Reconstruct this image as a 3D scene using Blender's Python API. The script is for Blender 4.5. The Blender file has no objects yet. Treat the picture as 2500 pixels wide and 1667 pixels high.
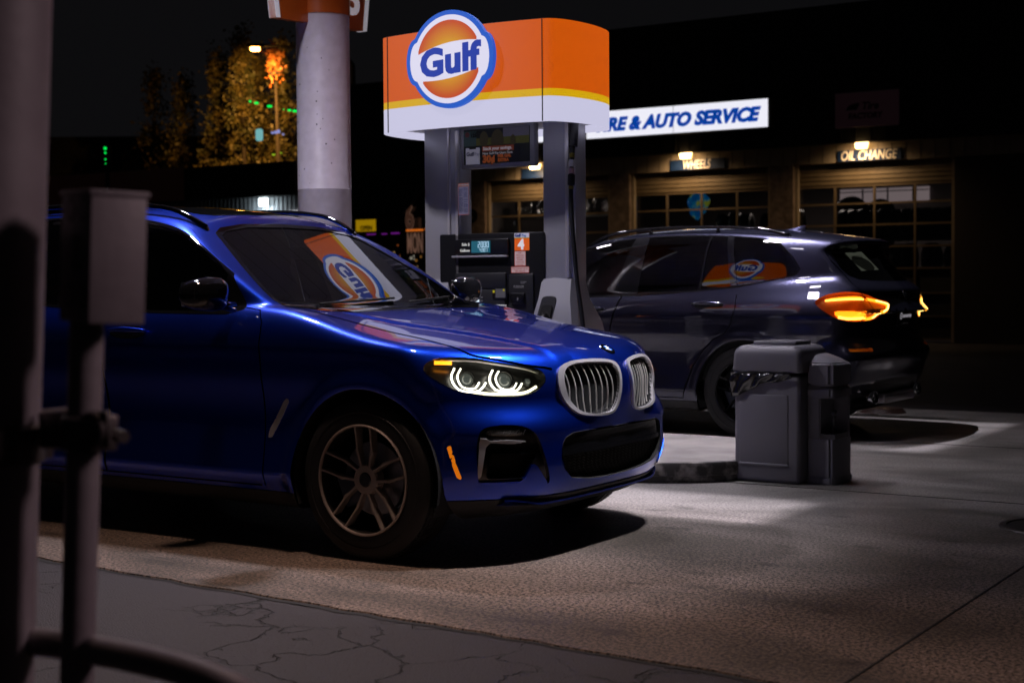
import bpy, bmesh, math, random
import numpy as np
from mathutils import Vector, Matrix
SC=bpy.context.scene; COL=SC.collection
# ---------------- camera ----------------
cam=bpy.data.cameras.new('camera'); camo=bpy.data.objects.new('camera',cam); COL.objects.link(camo)
cam.sensor_width=36.0; cam.lens=36.0*3600/2500; cam.clip_start=.1; cam.clip_end=600
CAMZ=1.2427; PITCH=.0410; ROLL=.0078
camo.matrix_world=Matrix.Translation((0,0,CAMZ))@Matrix.Rotation(math.pi/2-PITCH,4,'X')@Matrix.Rotation(-ROLL,4,'Z')
cam.dof.use_dof=True; cam.dof.focus_distance=7.6; cam.dof.aperture_fstop=3.1
SC.camera=camo
# ---------------- night sky ----------------
W=bpy.data.worlds.new('World'); SC.world=W; W.use_nodes=True
_n=W.node_tree.nodes; _l=W.node_tree.links; _n.clear()
_o=_n.new('ShaderNodeOutputWorld'); _b=_n.new('ShaderNodeBackground'); _s=_n.new('ShaderNodeTexSky')
_s.sky_type='NISHITA'; _s.sun_disc=False; _s.sun_elevation=math.radians(-8); _s.sun_rotation=math.radians(120)
_a=_n.new('ShaderNodeMixRGB'); _a.blend_type='ADD'; _a.inputs[0].default_value=1; _a.inputs[2].default_value=(.0036,.0035,.0040,1)
_l.new(_s.outputs[0],_a.inputs[1]); _m=_n.new('ShaderNodeVectorMath')
_l.new(_a.outputs[0],_b.inputs['Color']); _b.inputs['Strength'].default_value=1.0
_mx=_n.new('ShaderNodeMixRGB'); _mx.blend_type='MULTIPLY'; _mx.inputs[0].default_value=1; _mx.inputs[2].default_value=(.05,.05,.05,1)
_l.new(_s.outputs[0],_mx.inputs[1]); _l.new(_mx.outputs[0],_a.inputs[1]); _l.new(_b.outputs[0],_o.inputs['Surface'])
SC.view_settings.view_transform='Standard'; SC.view_settings.look='None'; SC.view_settings.exposure=0; SC.view_settings.gamma=1
# ---------------- station frame: x along the parked blue car, y towards the pump island ----------------
ST=Matrix.Translation((-.1591,7.3015,0))@Matrix.Rotation(-.5764,4,'Z')
def SP(x,y,z=0): return ST@Vector((x,y,z))
# ---------------- lights ----------------
def area(name,loc,size,power,color,target=None,spread=math.pi,sizey=None):
    l=bpy.data.lights.new(name,'AREA'); l.shape='RECTANGLE'; l.size=size; l.size_y=sizey or size; l.energy=power; l.color=color; l.spread=spread
    o=bpy.data.objects.new(name,l); COL.objects.link(o); o.location=SP(*loc)
    if target is not None:
        d=SP(*target)-o.location; o.rotation_euler=d.to_track_quat('-Z','Y').to_euler()
    else: o.rotation_euler=(0,0,-.5764)
    return o
CAN_Z=4.75
# (x, y, power, hood half sizes or None): added hoods cut the light to a sharp-edged rectangle
LAMPS=[(1.0,1.2,400,(-.25,.006,-.0265,.037),0),(1.9,.15,0,None,56),(-1.1,5.55,300,(-.147,.147,-.088,.088),0),(-.75,2.5,19,None,74),(-1.3,4.5,40,None,84),(-2.6,.2,90,None,130),(-4.2,4.9,30,None,90)]
for i,(x,y,pw,hood,sd) in enumerate(LAMPS):
    if pw==0: continue
    if hood: area('canopy_light',(x,y,CAN_Z-.03),.014,pw,(.93,.87,1.0))
    else: area('canopy_light',(x,y,CAN_Z-.07),.30,pw,(.93,.87,1.0),spread=math.radians(sd))
area('canopy_light',(1.9,.15,CAN_Z-.07),.30,26,(.93,.89,1.0),target=(.55,0,.8),spread=math.radians(44))
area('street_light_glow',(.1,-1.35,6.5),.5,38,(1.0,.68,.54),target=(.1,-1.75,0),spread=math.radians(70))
area('pipe_fill_light',(7.78,-.67,5.0),1.3,5.5,(1.0,.72,.76),target=(2.07,-4.26,1.0),spread=math.radians(30))  # added fill with no visible source, brightens the foreground pipes
# ---------------- materials ----------------
MATS={}
def pm(name,color,rough=.5,metal=0.,coat=0.,spec=.5,emit=None,es=1.,ior=1.5,alpha=None,coatr=.03):
    if name in MATS: return MATS[name]
    m=bpy.data.materials.new(name); m.use_nodes=True; b=m.node_tree.nodes['Principled BSDF']
    b.inputs['Base Color'].default_value=(*color,1); b.inputs['Roughness'].default_value=rough; b.inputs['Metallic'].default_value=metal
    b.inputs['Coat Weight'].default_value=coat; b.inputs['Coat Roughness'].default_value=coatr; b.inputs['IOR'].default_value=ior
    b.inputs['Specular IOR Level'].default_value=spec
    if emit is not None:
        b.inputs['Emission Color'].default_value=(*emit,1); b.inputs['Emission Strength'].default_value=es
    MATS[name]=m; return m
def nodes(m): return m.node_tree.nodes,m.node_tree.links,m.node_tree.nodes['Principled BSDF']
def noisy(m,scale=8,c2=None,amount=.5,bump=0.,detail=6,rough_var=0.,bscale=None,coord='Object',stretch=(1,1,1),lo=.35,hi=.65):
    n,l,b=nodes(m); tc=n.new('ShaderNodeTexCoord'); mp=n.new('ShaderNodeMapping'); mp.inputs['Scale'].default_value=stretch
    l.new(tc.outputs[coord],mp.inputs[0]); t=n.new('ShaderNodeTexNoise'); t.inputs['Scale'].default_value=scale; t.inputs['Detail'].default_value=detail
    l.new(mp.outputs[0],t.inputs['Vector'])
    if c2 is not None:
        r=n.new('ShaderNodeValToRGB'); r.color_ramp.elements[0].position=lo; r.color_ramp.elements[1].position=hi
        r.color_ramp.elements[0].color=b.inputs['Base Color'].default_value[:]; r.color_ramp.elements[1].color=(*c2,1)
        l.new(t.outputs[0],r.inputs[0]); l.new(r.outputs[0],b.inputs['Base Color'])
    if rough_var:
        mr=n.new('ShaderNodeMapRange'); rr=b.inputs['Roughness'].default_value
        mr.inputs['To Min'].default_value=max(0,rr-rough_var); mr.inputs['To Max'].default_value=rr+rough_var
        l.new(t.outputs[0],mr.inputs[0]); l.new(mr.outputs[0],b.inputs['Roughness'])
    if bump:
        t2=t
        if bscale:
            t2=n.new('ShaderNodeTexNoise'); t2.inputs['Scale'].default_value=bscale; t2.inputs['Detail'].default_value=4; l.new(mp.outputs[0],t2.inputs['Vector'])
        bp=n.new('ShaderNodeBump'); bp.inputs['Strength'].default_value=bump; bp.inputs['Distance'].default_value=.01
        l.new(t2.outputs[0],bp.inputs['Height']); l.new(bp.outputs[0],b.inputs['Normal'])
    return m
# ---------------- mesh helpers ----------------
def rawmesh(name,V,F,mat=None,smooth=False,normals=None):
    me=bpy.data.meshes.new(name); me.from_pydata([tuple(v) for v in V] if not isinstance(V,np.ndarray) else V.tolist(),[],F if not isinstance(F,np.ndarray) else F.tolist())
    me.validate(verbose=False)
    if mat: me.materials.append(mat)
    if smooth or normals is not None: me.polygons.foreach_set('use_smooth',[True]*len(me.polygons))
    if normals is not None and len(me.vertices)==len(normals): me.normals_split_custom_set_from_vertices(normals.tolist())
    me.update(); return me
def link(name,me,parent=None,label=None,cat=None,group=None,kind=None,M=None):
    o=bpy.data.objects.new(name,me); COL.objects.link(o)
    if parent: o.parent=parent
    if M is not None: o.matrix_local=M
    tag(o,label,cat,group,kind); return o
def tag(o,label=None,cat=None,group=None,kind=None):
    if label: o['label']=label
    if cat: o['category']=cat
    if group: o['group']=group
    if kind: o['kind']=kind
    return o
def root(name,M,label,cat,group=None):
    o=bpy.data.objects.new(name,None); COL.objects.link(o); o.matrix_world=M; o.empty_display_size=.1
    return tag(o,label,cat,group)
class MB:
    """collects primitives into one mesh"""
    def __init__(s): s.b=bmesh.new()
    def box(s,x0,x1,y0,y1,z0,z1,bev=0,seg=2,M=None):
        r=bmesh.ops.create_cube(s.b,size=1); vs=r['verts']
        for v in vs: v.co=Vector(((x0+x1)/2+v.co.x*(x1-x0),(y0+y1)/2+v.co.y*(y1-y0),(z0+z1)/2+v.co.z*(z1-z0)))
        if bev:
            es=list({e for v in vs for e in v.link_edges})
            vs=bmesh.ops.bevel(s.b,geom=es,offset=bev,segments=seg,affect='EDGES',profile=.5)['verts']
        if M is not None:
            for v in set(vs): v.co=M@v.co
        return s
    def tube(s,pts,r,n=12,cap=True,closed=False):
        pts=[Vector(p) for p in pts]; rs=[float(q) for q in r] if isinstance(r,(list,tuple)) else [float(r)]*len(pts); rings=[]
        up=None; N=len(pts)
        for i,p in enumerate(pts):
            a=pts[(i-1)%N] if (i>0 or closed) else p; c=pts[(i+1)%N] if (i<N-1 or closed) else p
            d=(c-a).normalized()
            if up is None:
                up=Vector((0,0,1)) if abs(d.z)<.9 else Vector((1,0,0))
            x=(up-d*up.dot(d)).normalized(); y=d.cross(x); up=x
            rings.append([s.b.verts.new(p+rs[i]*(x*math.cos(2*math.pi*k/n)+y*math.sin(2*math.pi*k/n))) for k in range(n)])
        m=N if closed else N-1
        for i in range(m):
            A=rings[i];B=rings[(i+1)%N]
            for k in range(n): s.b.faces.new((A[k],A[(k+1)%n],B[(k+1)%n],B[k]))
        if cap and not closed:
            s.b.faces.new(rings[0][::-1]); s.b.faces.new(rings[-1])
        return s
    def lathe(s,prof,n=48,axis='Y',M=None,closed=False):
        """prof: list of (radius, axial)"""
        rings=[]
        for r,a in prof:
            ring=[]
            for k in range(n):
                t=2*math.pi*k/n; c,q=math.cos(t)*r,math.sin(t)*r
                co=Vector((c,a,q)) if axis=='Y' else Vector((c,q,a)) if axis=='Z' else Vector((a,c,q))
                ring.append(s.b.verts.new(M@co if M is not None else co))
            rings.append(ring)
        R=len(rings)
        for i in range(R if closed else R-1):
            A=rings[i];B=rings[(i+1)%R]
            for k in range(n): s.b.faces.new((A[k],A[(k+1)%n],B[(k+1)%n],B[k]))
        return s
    def prism(s,poly,f0,f1,cap=True):
        """poly 2-D list; f0,f1 map (u,v)->3-D for the two ends"""
        a=[s.b.verts.new(f0(*p)) for p in poly]; b=[s.b.verts.new(f1(*p)) for p in poly]; n=len(a)
        for k in range(n): s.b.faces.new((a[k],a[(k+1)%n],b[(k+1)%n],b[k]))
        if cap: s.b.faces.new(a[::-1]); s.b.faces.new(b)
        return s
    def quad(s,*p):
        s.b.faces.new([s.b.verts.new(q) for q in p]); return s
    def mesh(s,name,mat=None,smooth=False,auto=None):
        bmesh.ops.recalc_face_normals(s.b,faces=s.b.faces)
        if any(len(f.verts)>4 for f in s.b.faces): bmesh.ops.triangulate(s.b,faces=[f for f in s.b.faces if len(f.verts)>4])
        me=bpy.data.meshes.new(name); s.b.to_mesh(me); s.b.free()
        if mat: me.materials.append(mat)
        if smooth or auto:
            me.polygons.foreach_set('use_smooth',[True]*len(me.polygons))
            if auto: me.set_sharp_from_angle(angle=math.radians(auto))
        return me
def part(mb,name,mat,parent,smooth=False,auto=None,label=None,M=None):
    return link(name,mb.mesh(name,mat,smooth,auto),parent,label,M=M)
def text_mesh(name,body,size,mat,extrude=.002,offset=0.,shear=0.,align='LEFT',sx=1.,spacing=1.):
    c=bpy.data.curves.new(name,'FONT'); c.body=body; c.size=size; c.extrude=extrude; c.offset=offset; c.shear=shear; c.align_x=align; c.space_character=spacing
    c.resolution_u=3
    o=bpy.data.objects.new(name+'_tmp',c); COL.objects.link(o)
    bpy.context.view_layer.update(); dg=bpy.context.evaluated_depsgraph_get()
    me=bpy.data.meshes.new_from_object(o.evaluated_get(dg)); bpy.data.objects.remove(o); bpy.data.curves.remove(c)
    me.materials.clear(); me.materials.append(mat)
    if sx!=1.:
        for v in me.vertices: v.co.x*=sx
    return me
def smoothpoly(P,it=2,closed=True):
    P=[tuple(p) for p in P]
    for _ in range(it):
        Q=[]; n=len(P)
        for i in range(n if closed else n-1):
            a=np.array(P[i]);b=np.array(P[(i+1)%n]); Q+= [tuple(a*.75+b*.25),tuple(a*.25+b*.75)]
        if not closed: Q=[P[0]]+Q+[P[-1]]
        P=Q
    return P
def crpath(P,n=8,closed=False):
    """Catmull-Rom through the points"""
    P=[np.array(p,float) for p in P]; N=len(P); out=[]
    for i in range(N if closed else N-1):
        p0=P[(i-1)%N] if closed or i>0 else 2*P[0]-P[1]; p1=P[i]; p2=P[(i+1)%N]; p3=P[(i+2)%N] if closed or i<N-2 else 2*P[-1]-P[-2]
        for k in range(n):
            t=k/n; out.append(.5*((2*p1)+(-p0+p2)*t+(2*p0-5*p1+4*p2-p3)*t*t+(-p0+3*p1-3*p2+p3)*t**3))
    if not closed: out.append(P[-1])
    return out
class Spl:
    """natural cubic spline, linear outside its knots"""
    def __init__(s,pts):
        pts=sorted(pts); x=np.array([p[0] for p in pts],float); y=np.array([p[1] for p in pts],float)
        n=len(x); h=np.diff(x); A=np.eye(n); b=np.zeros(n)
        for i in range(1,n-1):
            A[i,i-1]=h[i-1]; A[i,i]=2*(h[i-1]+h[i]); A[i,i+1]=h[i]
            b[i]=6*((y[i+1]-y[i])/h[i]-(y[i]-y[i-1])/h[i-1])
        s.m=np.linalg.solve(A,b); s.x=x; s.y=y; s.h=h
    def __call__(s,t):
        t=np.asarray(t,float); tc=np.clip(t,s.x[0],s.x[-1])
        i=np.clip(np.searchsorted(s.x,tc)-1,0,len(s.h)-1)
        h=s.h[i]; a=(s.x[i+1]-tc)/h; b=(tc-s.x[i])/h
        v=a*s.y[i]+b*s.y[i+1]+((a**3-a)*s.m[i]+(b**3-b)*s.m[i+1])*h*h/6
        k0=(s.y[1]-s.y[0])/s.h[0]-s.h[0]*(s.m[1])/6
        k1=(s.y[-1]-s.y[-2])/s.h[-1]+s.h[-1]*(s.m[-2])/6
        return v+np.where(t<s.x[0],(t-s.x[0])*k0,0)+np.where(t>s.x[-1],(t-s.x[-1])*k1,0)
def smax(a,b,k):
    h=np.maximum(k-np.abs(a-b),0)/k
    return np.maximum(a,b)+h*h*h*k/6
def smin(a,b,k): return -smax(-a,-b,k)
def sstep(a,b,t):
    t=np.clip((t-a)/(b-a),0,1); return t*t*(3-2*t)
S_plan=Spl([(.9,.80),(.7,.865),(.5,.91),(.3,.935),(0,.944),(-.5,.940),(-1,.938),(-1.5,.94),(-2.4,.945),(-2.86,.947),(-3.2,.935),(-3.5,.895),(-3.7,.845),(-3.85,.79)])
S_side=Spl([(.15,-.09),(.22,-.055),(.30,-.02),(.36,-.002),(.40,-.006),(.50,-.022),(.62,-.030),(.72,-.022),(.80,-.008),(.90,-.001),(.965,.002),(.99,-.004),(1.03,-.018),(1.08,-.042),(1.13,-.072),(1.2,-.11),(1.3,-.165)])
S_nose=Spl([(.18,.56),(.24,.66),(.29,.72),(.36,.765),(.45,.785),(.55,.785),(.62,.80),(.70,.815),(.80,.812),(.87,.785),(.95,.73),(1.1,.55)])
S_hood=Spl([(.95,.75),(.85,.83),(.77,.893),(.70,.922),(.6,.95),(.45,.982),(.3,1.01),(.1,1.043),(-.1,1.070),(-.35,1.102),(-.6,1.130),(-.9,1.14),(-1.5,1.12),(-2.7,1.185),(-3.3,1.24),(-3.8,1.26)])
S_tail=Spl([(.18,-3.55),(.26,-3.66),(.34,-3.73),(.44,-3.785),(.54,-3.815),(.62,-3.85),(.67,-3.855),(.71,-3.835),(.76,-3.805),(.85,-3.80),(.95,-3.81),(1.05,-3.82),(1.12,-3.82),(1.165,-3.80),(1.2,-3.755),(1.3,-3.66)])
def S_ghp(x): return .34*np.maximum(0,np.minimum(x,-.55)+1.1)**2+.139*np.maximum(0,-2.6-x)**2
S_ghz=Spl([(1.0,.898),(1.12,.868),(1.25,.832),(1.38,.790),(1.5,.742),(1.6,.692),(1.7,.63)])
S_roof=Spl([(-.9,1.50),(-1.2,1.566),(-1.4,1.612),(-1.65,1.652),(-1.95,1.672),(-2.3,1.674),(-2.7,1.658),(-3.0,1.632),(-3.3,1.60),(-3.6,1.555)])
S_rg=Spl([(1.1,-3.82),(1.2,-3.745),(1.3,-3.66),(1.40,-3.58),(1.455,-3.54),(1.49,-3.565),(1.52,-3.60),(1.57,-3.61),(1.7,-3.58)])
def carF(x,y,z):
    y=np.abs(y)
    low=sstep(.80,.62,z)
    side=y-(S_plan(x)+S_side(z)+low*(.055*sstep(.35,.7,x)+.065*sstep(-3.3,-3.7,x)))
    for wx in (0.,-2.864):
        r=np.sqrt((x-wx)**2+(z-.365)**2)
        side=side-.020*np.exp(-((r-.42)/.045)**2)
    crown=.040*sstep(-.55,.1,x)
    top=z-(S_hood(x)-crown*(y/.75)**2+.011*sstep(-.022,.022,(.60-.20*sstep(-.3,.8,x))-y)*sstep(-.7,-.2,x))
    low=sstep(.73,.57,z)
    front=x-(S_nose(z)-(1-low)*(.30*(y/.8)**2.6+.03*np.minimum(y/.3,1)**2)-low*.24*(y/.8)**3.8)
    low=sstep(.80,.62,z)
    rear=(S_tail(z)+(.13-.05*low)*(y/.8)**2.4)-x
    lo=smax(side,top,.095)
    lo=smax(lo,front,.09)
    lo=smax(lo,rear,.12)
    lo=smax(lo,.20-z+.0*x,.06)
    gs=(y-(S_ghz(z)-S_ghp(x)))/1.1
    roof=z-(S_roof(x)-.045*(y/.6)**2)
    ws=(x-(-.525-1.60*(z-1.12)-.35*(z-1.12)**2-.075*(y/.7)**2))/1.95
    rg=((S_rg(z)+.12*(y/.68)**2.2)-x)/1.2
    gh=smax(gs,roof,.13)
    gh=smax(gh,ws,.05)
    gh=smax(gh,rg,.06)
    gh=np.maximum(gh,.98-z)
    return smin(lo,gh,.045)
def carG(P,h=.003):
    e=[np.array(v,float)*h for v in ((1,0,0),(0,1,0),(0,0,1))]
    g=np.stack([carF(*(P+d).T)-carF(*(P-d).T) for d in e],1)/(2*h)
    return g
def project(P,it=4):
    P=P.copy()
    for _ in range(it):
        f=carF(*P.T); g=carG(P); n2=np.maximum((g*g).sum(1),.05); st=f/n2
        st=np.clip(st,-.03,.03); P-=g*st[:,None]
    return P
def carN(P):
    g=carG(P,.004); return g/np.maximum(np.linalg.norm(g,axis=1),1e-9)[:,None]
def surfnet(h=.019):
    xs=np.arange(-3.98,.96,h); ys=np.arange(-1.045,1.06,h); zs=np.arange(.13,1.76,h)
    f=carF(xs[:,None,None],ys[None,:,None],zs[None,None,:]); S=f<0
    c=S[:-1,:-1,:-1].astype(np.int8)
    tot=sum(S[a:S.shape[0]-1+a,b:S.shape[1]-1+b,d:S.shape[2]-1+d].astype(np.int8) for a in (0,1) for b in (0,1) for d in (0,1))
    act=(tot>0)&(tot<8); idx=-np.ones(act.shape,int); ii=np.argwhere(act); idx[act]=np.arange(len(ii))
    V=np.stack([xs[ii[:,0]],ys[ii[:,1]],zs[ii[:,2]]],1)+h/2
    V=project(V,6)
    Q=[]
    for ax in range(3):
        A=[slice(None)]*3; B=[slice(None)]*3; A[ax]=slice(0,-1); B[ax]=slice(1,None)
        ch=S[tuple(A)]!=S[tuple(B)]; e=np.argwhere(ch); inside=S[tuple(A)][ch]
        o=[a for a in range(3) if a!=ax]
        ok=np.ones(len(e),bool)
        for a in o: ok&=(e[:,a]>0)&(e[:,a]<act.shape[a])
        e=e[ok]; inside=inside[ok]
        def g(d0,d1):
            q=e.copy(); q[:,o[0]]-=d0; q[:,o[1]]-=d1; return idx[q[:,0],q[:,1],q[:,2]]
        q=np.stack([g(1,1),g(0,1),g(0,0),g(1,0)],1)
        flip=inside if ax!=1 else ~inside
        q[~flip]=q[~flip][:,::-1]; Q.append(q)
    Q=np.concatenate(Q); Q=Q[(Q>=0).all(1)]
    # split along the shorter diagonal
    d1=np.linalg.norm(V[Q[:,0]]-V[Q[:,2]],axis=1); d2=np.linalg.norm(V[Q[:,1]]-V[Q[:,3]],axis=1); a=d1<d2
    T=np.concatenate([Q[a][:,[0,1,2]],Q[a][:,[0,2,3]],Q[~a][:,[0,1,3]],Q[~a][:,[1,2,3]]])
    return V,T
class TM:
    """triangle mesh lying on the car surface"""
    def __init__(s,V,T): s.V=V; s.T=T
    def compact(s):
        u,inv=np.unique(s.T,return_inverse=True); return TM(s.V[u],inv.reshape(-1,3))
    def clip(s,phi,proj=True):
        """returns (inside phi<0, outside)"""
        V,T=s.V,s.T
        if len(T)==0: return s,s
        p=phi(V).copy(); p[np.abs(p)<2e-4]=-2e-4
        neg=p[T]<0; k=neg.sum(1)
        ins=T[k==3]; out=T[k==0]; mix=T[(k==1)|(k==2)]
        if len(mix)==0: return TM(V,ins).compact(),TM(V,out).compact()
        nm=p[mix]<0; lone_neg=nm.sum(1)==1
        lone=np.where(lone_neg,np.argmax(nm,1),np.argmax(~nm,1)); r=np.arange(len(mix))
        a=mix[r,lone]; b=mix[r,(lone+1)%3]; c=mix[r,(lone+2)%3]
        M=len(V)
        def key(i,j): return np.minimum(i,j)*M+np.maximum(i,j)
        ks,inv=np.unique(np.concatenate([key(a,b),key(a,c)]),return_inverse=True)
        i,j=ks//M,ks%M; t=p[i]/(p[i]-p[j]); NV=V[i]+(V[j]-V[i])*t[:,None]
        if proj: NV=project(NV,2)
        V2=np.concatenate([V,NV]); pq=inv.ravel()+M; P_,Q_=pq[:len(a)],pq[len(a):]
        t1=np.stack([a,P_,Q_],1); t2=np.concatenate([np.stack([P_,b,c],1),np.stack([P_,c,Q_],1)])
        l2=np.concatenate([lone_neg,lone_neg])
        I=np.concatenate([ins,t1[lone_neg],t2[~l2]]); O=np.concatenate([out,t1[~lone_neg],t2[l2]])
        return TM(V2,I).compact(),TM(V2,O).compact()
    def boundary(s):
        E=np.concatenate([s.T[:,[0,1]],s.T[:,[1,2]],s.T[:,[2,0]]]); k=np.sort(E,1); u,c=np.unique(k,axis=0,return_counts=True)
        bd=set(map(tuple,u[c==1])); return np.array([e for e in map(tuple,E) if (min(e),max(e)) in bd]).reshape(-1,2)
    def build(s,name,mat,parent,off=0.,label=None,flip=False,walls=0.):
        if len(s.T)==0: return None
        N=carN(s.V); V=s.V+N*off; T=s.T[:,::-1] if flip else s.T; NN=-N if flip else N
        if walls:
            B=s.boundary(); M=len(V); ub,inv=np.unique(B,return_inverse=True); inv=inv.reshape(-1,2)
            base=len(V); top=V[ub]; bot=V[ub]+N[ub]*walls
            V=np.concatenate([V,top,bot]); n=len(ub)
            q=np.concatenate([np.stack([base+inv[:,1],base+inv[:,0],base+n+inv[:,0]],1),np.stack([base+inv[:,1],base+n+inv[:,0],base+n+inv[:,1]],1)])
            me=rawmesh(name,V,np.concatenate([T,q]),mat); me.polygons.foreach_set('use_smooth',[True]*len(T)+[False]*len(q))
        else: me=rawmesh(name,V,T,mat,normals=NN)
        return link(name,me,parent,label)
def sdpoly(U,W,poly):
    P=np.array(poly); out=np.full(U.shape,1.); lo=P.min(0)-.06; hi=P.max(0)+.06
    m=(U>lo[0])&(U<hi[0])&(W>lo[1])&(W<hi[1]); u=U[m];w=W[m]; d=np.full(u.shape,9.); ins=np.zeros(u.shape,bool); n=len(P)
    for i in range(n):
        a=P[i];b=P[(i+1)%n]; e=b-a; L=max((e*e).sum(),1e-12)
        t=np.clip(((u-a[0])*e[0]+(w-a[1])*e[1])/L,0,1); d=np.minimum(d,np.hypot(u-a[0]-t*e[0],w-a[1]-t*e[1]))
        cr=((a[1]>w)!=(b[1]>w)); xx=a[0]+(w-a[1])*(b[0]-a[0])/((b[1]-a[1]) if abs(b[1]-a[1])>1e-12 else 1e-12)
        ins^=cr&(u<xx)
    out[m]=np.where(ins,-d,d); out=np.where(m,out,.06); return out
def phi_side(poly,grow=0.,sgn=0):   # polygon in (x,z), both sides (or one)
    def f(V):
        p=sdpoly(V[:,0],V[:,2],poly)-grow; p=np.where(np.abs(V[:,1])<.42,np.maximum(p,.05),p)
        if sgn: p=np.where(V[:,1]*sgn<0,np.maximum(p,.05),p)
        return p
    return f
def phi_front(poly,grow=0.,xmin=.2,xmax=9,sgn=0):  # polygon in (|y|,z)
    def f(V):
        p=sdpoly(np.abs(V[:,1]),V[:,2],poly)-grow; p=np.where((V[:,0]<xmin)|(V[:,0]>xmax),np.maximum(p,.05),p)
        if sgn: p=np.where(V[:,1]*sgn<0,np.maximum(p,.05),p)
        return p
    return f
def phi_top(poly,grow=0.,zmin=.7):  # polygon in (x,|y|)
    def f(V):
        p=sdpoly(V[:,0],np.abs(V[:,1]),poly)-grow; return np.where(V[:,2]<zmin,np.maximum(p,.05),p)
    return f
def diag(V):  # 45 degree front corner coordinate
    return (np.abs(V[:,1])-V[:,0])*.70711
def phi_diag(poly,grow=0.,xmin=.1):
    def f(V):
        p=sdpoly(diag(V),V[:,2],poly)-grow; return np.where((V[:,0]<xmin)|(np.abs(V[:,1])<.3),np.maximum(p,.05),p)
    return f
def rdiag(V): return (np.abs(V[:,1])+V[:,0]+2.9)*.70711
def phi_rdiag(poly,grow=0.):
    def f(V):
        p=sdpoly(rdiag(V),V[:,2],poly)-grow; return np.where((V[:,0]>-3.3)|(np.abs(V[:,1])<.2),np.maximum(p,.05),p)
    return f
# points on the surface, found from outside along a direction
def drop(P,D,L=1.2):
    P=np.array(P,float); D=np.array(D,float); D=D/np.linalg.norm(D); n=120
    t=np.linspace(0,L,n); prev=np.zeros(len(P)); hitt=np.full(len(P),np.nan)
    for i in range(1,n):
        f=carF(*(P+D*t[i]).T); m=np.isnan(hitt)&(f<0); hitt[m]=t[i]
    hitt=np.where(np.isnan(hitt),L,hitt); a=hitt-L/(n-1); b=hitt.copy()
    for _ in range(14):
        m=(a+b)/2; f=carF(*(P+D*m[:,None]).T); a=np.where(f<0,a,m); b=np.where(f<0,m,b)
    return P+D*b[:,None]
def on_side(xz,s=1): return drop([(x,1.25*s,z) for x,z in xz],(0,-s,0),.9)
def on_front(yz): return drop([(1.1,y,z) for y,z in yz],(-1,0,0),1.6)
def on_rear(yz): return drop([(-4.1,y,z) for y,z in yz],(1,0,0),1.6)
def on_top(xy,z0=1.9): return drop([(x,y,z0) for x,y in xy],(0,0,-1),1.4)
def on_diag(qz,s=1):   # q is the 45-degree coordinate
    r=.70711; return drop([(-q*r+1.1,s*(q*r+1.1),z) for q,z in qz],(-1,-s,0),1.9)
def on_rdiag(qz,s=1):
    r=.70711; return drop([(q*r-2.9-1.1+.0,s*(q*r+1.1),z) for q,z in qz],(1,-s,0),1.9)
def dense(P,closed=False,step=.012):
    P=[np.array(p,float) for p in P]; out=[]
    n=len(P)
    for i in range(n if closed else n-1):
        a,b=P[i],P[(i+1)%n]; k=max(1,int(np.linalg.norm(b-a)/step)); out+=[a+(b-a)*j/k for j in range(k)]
    if not closed: out.append(P[-1])
    return out
def ribbon(P3,w,off=.0012,closed=False):
    """flat strip lying on the surface along the 3-D points"""
    P=np.array(P3); N=carN(P); n=len(P)
    if closed: T=np.roll(P,-1,0)-np.roll(P,1,0)
    else: T=np.gradient(P,axis=0)
    B=np.cross(N,T); B/=np.maximum(np.linalg.norm(B,axis=1),1e-9)[:,None]
    A=P+B*w/2+N*off; C=P-B*w/2+N*off; V=np.concatenate([A,C]); F=[]
    for i in range(n if closed else n-1):
        j=(i+1)%n; F.append((i,j,n+j,n+i))
    return V,F,np.concatenate([N,N])
def ribbons(name,lst,w,mat,parent,off=.0012,closed=False,label=None):
    VV=[];FF=[];NN=[];b=0
    for P in lst:
        V,F,N=ribbon(P,w,off,closed); VV.append(V);NN.append(N);FF+=[tuple(i+b for i in f) for f in F]; b+=len(V)
    return link(name,rawmesh(name,np.concatenate(VV),FF,mat,normals=np.concatenate(NN)),parent,label)
def ribtube(name,P3,r,mat,parent,off=0.,closed=False,n=8,label=None):
    P=np.array(P3); P=P+carN(P)*off
    return part(MB().tube([tuple(p) for p in P],r,n,closed=closed),name,mat,parent,smooth=True,label=label)
# ---------------- car materials ----------------
def paint(name,col,flake=.6,rough=.33,metal=.92):
    m=pm(name,col,rough,metal,coat=1.,coatr=.02); n,l,b=nodes(m)
    b.inputs['Coat IOR'].default_value=1.65
    tc=n.new('ShaderNodeTexCoord'); t=n.new('ShaderNodeTexVoronoi'); t.inputs['Scale'].default_value=900; l.new(tc.outputs['Object'],t.inputs['Vector'])
    bp=n.new('ShaderNodeBump'); bp.inputs['Strength'].default_value=.06; bp.inputs['Distance'].default_value=.001; l.new(t.outputs['Color'],bp.inputs['Height']); l.new(bp.outputs[0],b.inputs['Normal'])
    # fine dried dust spots in the clear coat
    d=n.new('ShaderNodeTexVoronoi'); d.inputs['Scale'].default_value=38; d.feature='F1'; l.new(tc.outputs['Object'],d.inputs['Vector'])
    lt=n.new('ShaderNodeMath'); lt.operation='LESS_THAN'; lt.inputs[1].default_value=.055; l.new(d.outputs['Distance'],lt.inputs[0])
    mx=n.new('ShaderNodeMix'); mx.data_type='FLOAT'; mx.inputs['A'].default_value=.02; mx.inputs['B'].default_value=.5; l.new(lt.outputs[0],mx.inputs['Factor']); l.new(mx.outputs['Result'],b.inputs['Coat Roughness'])
    return m
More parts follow.
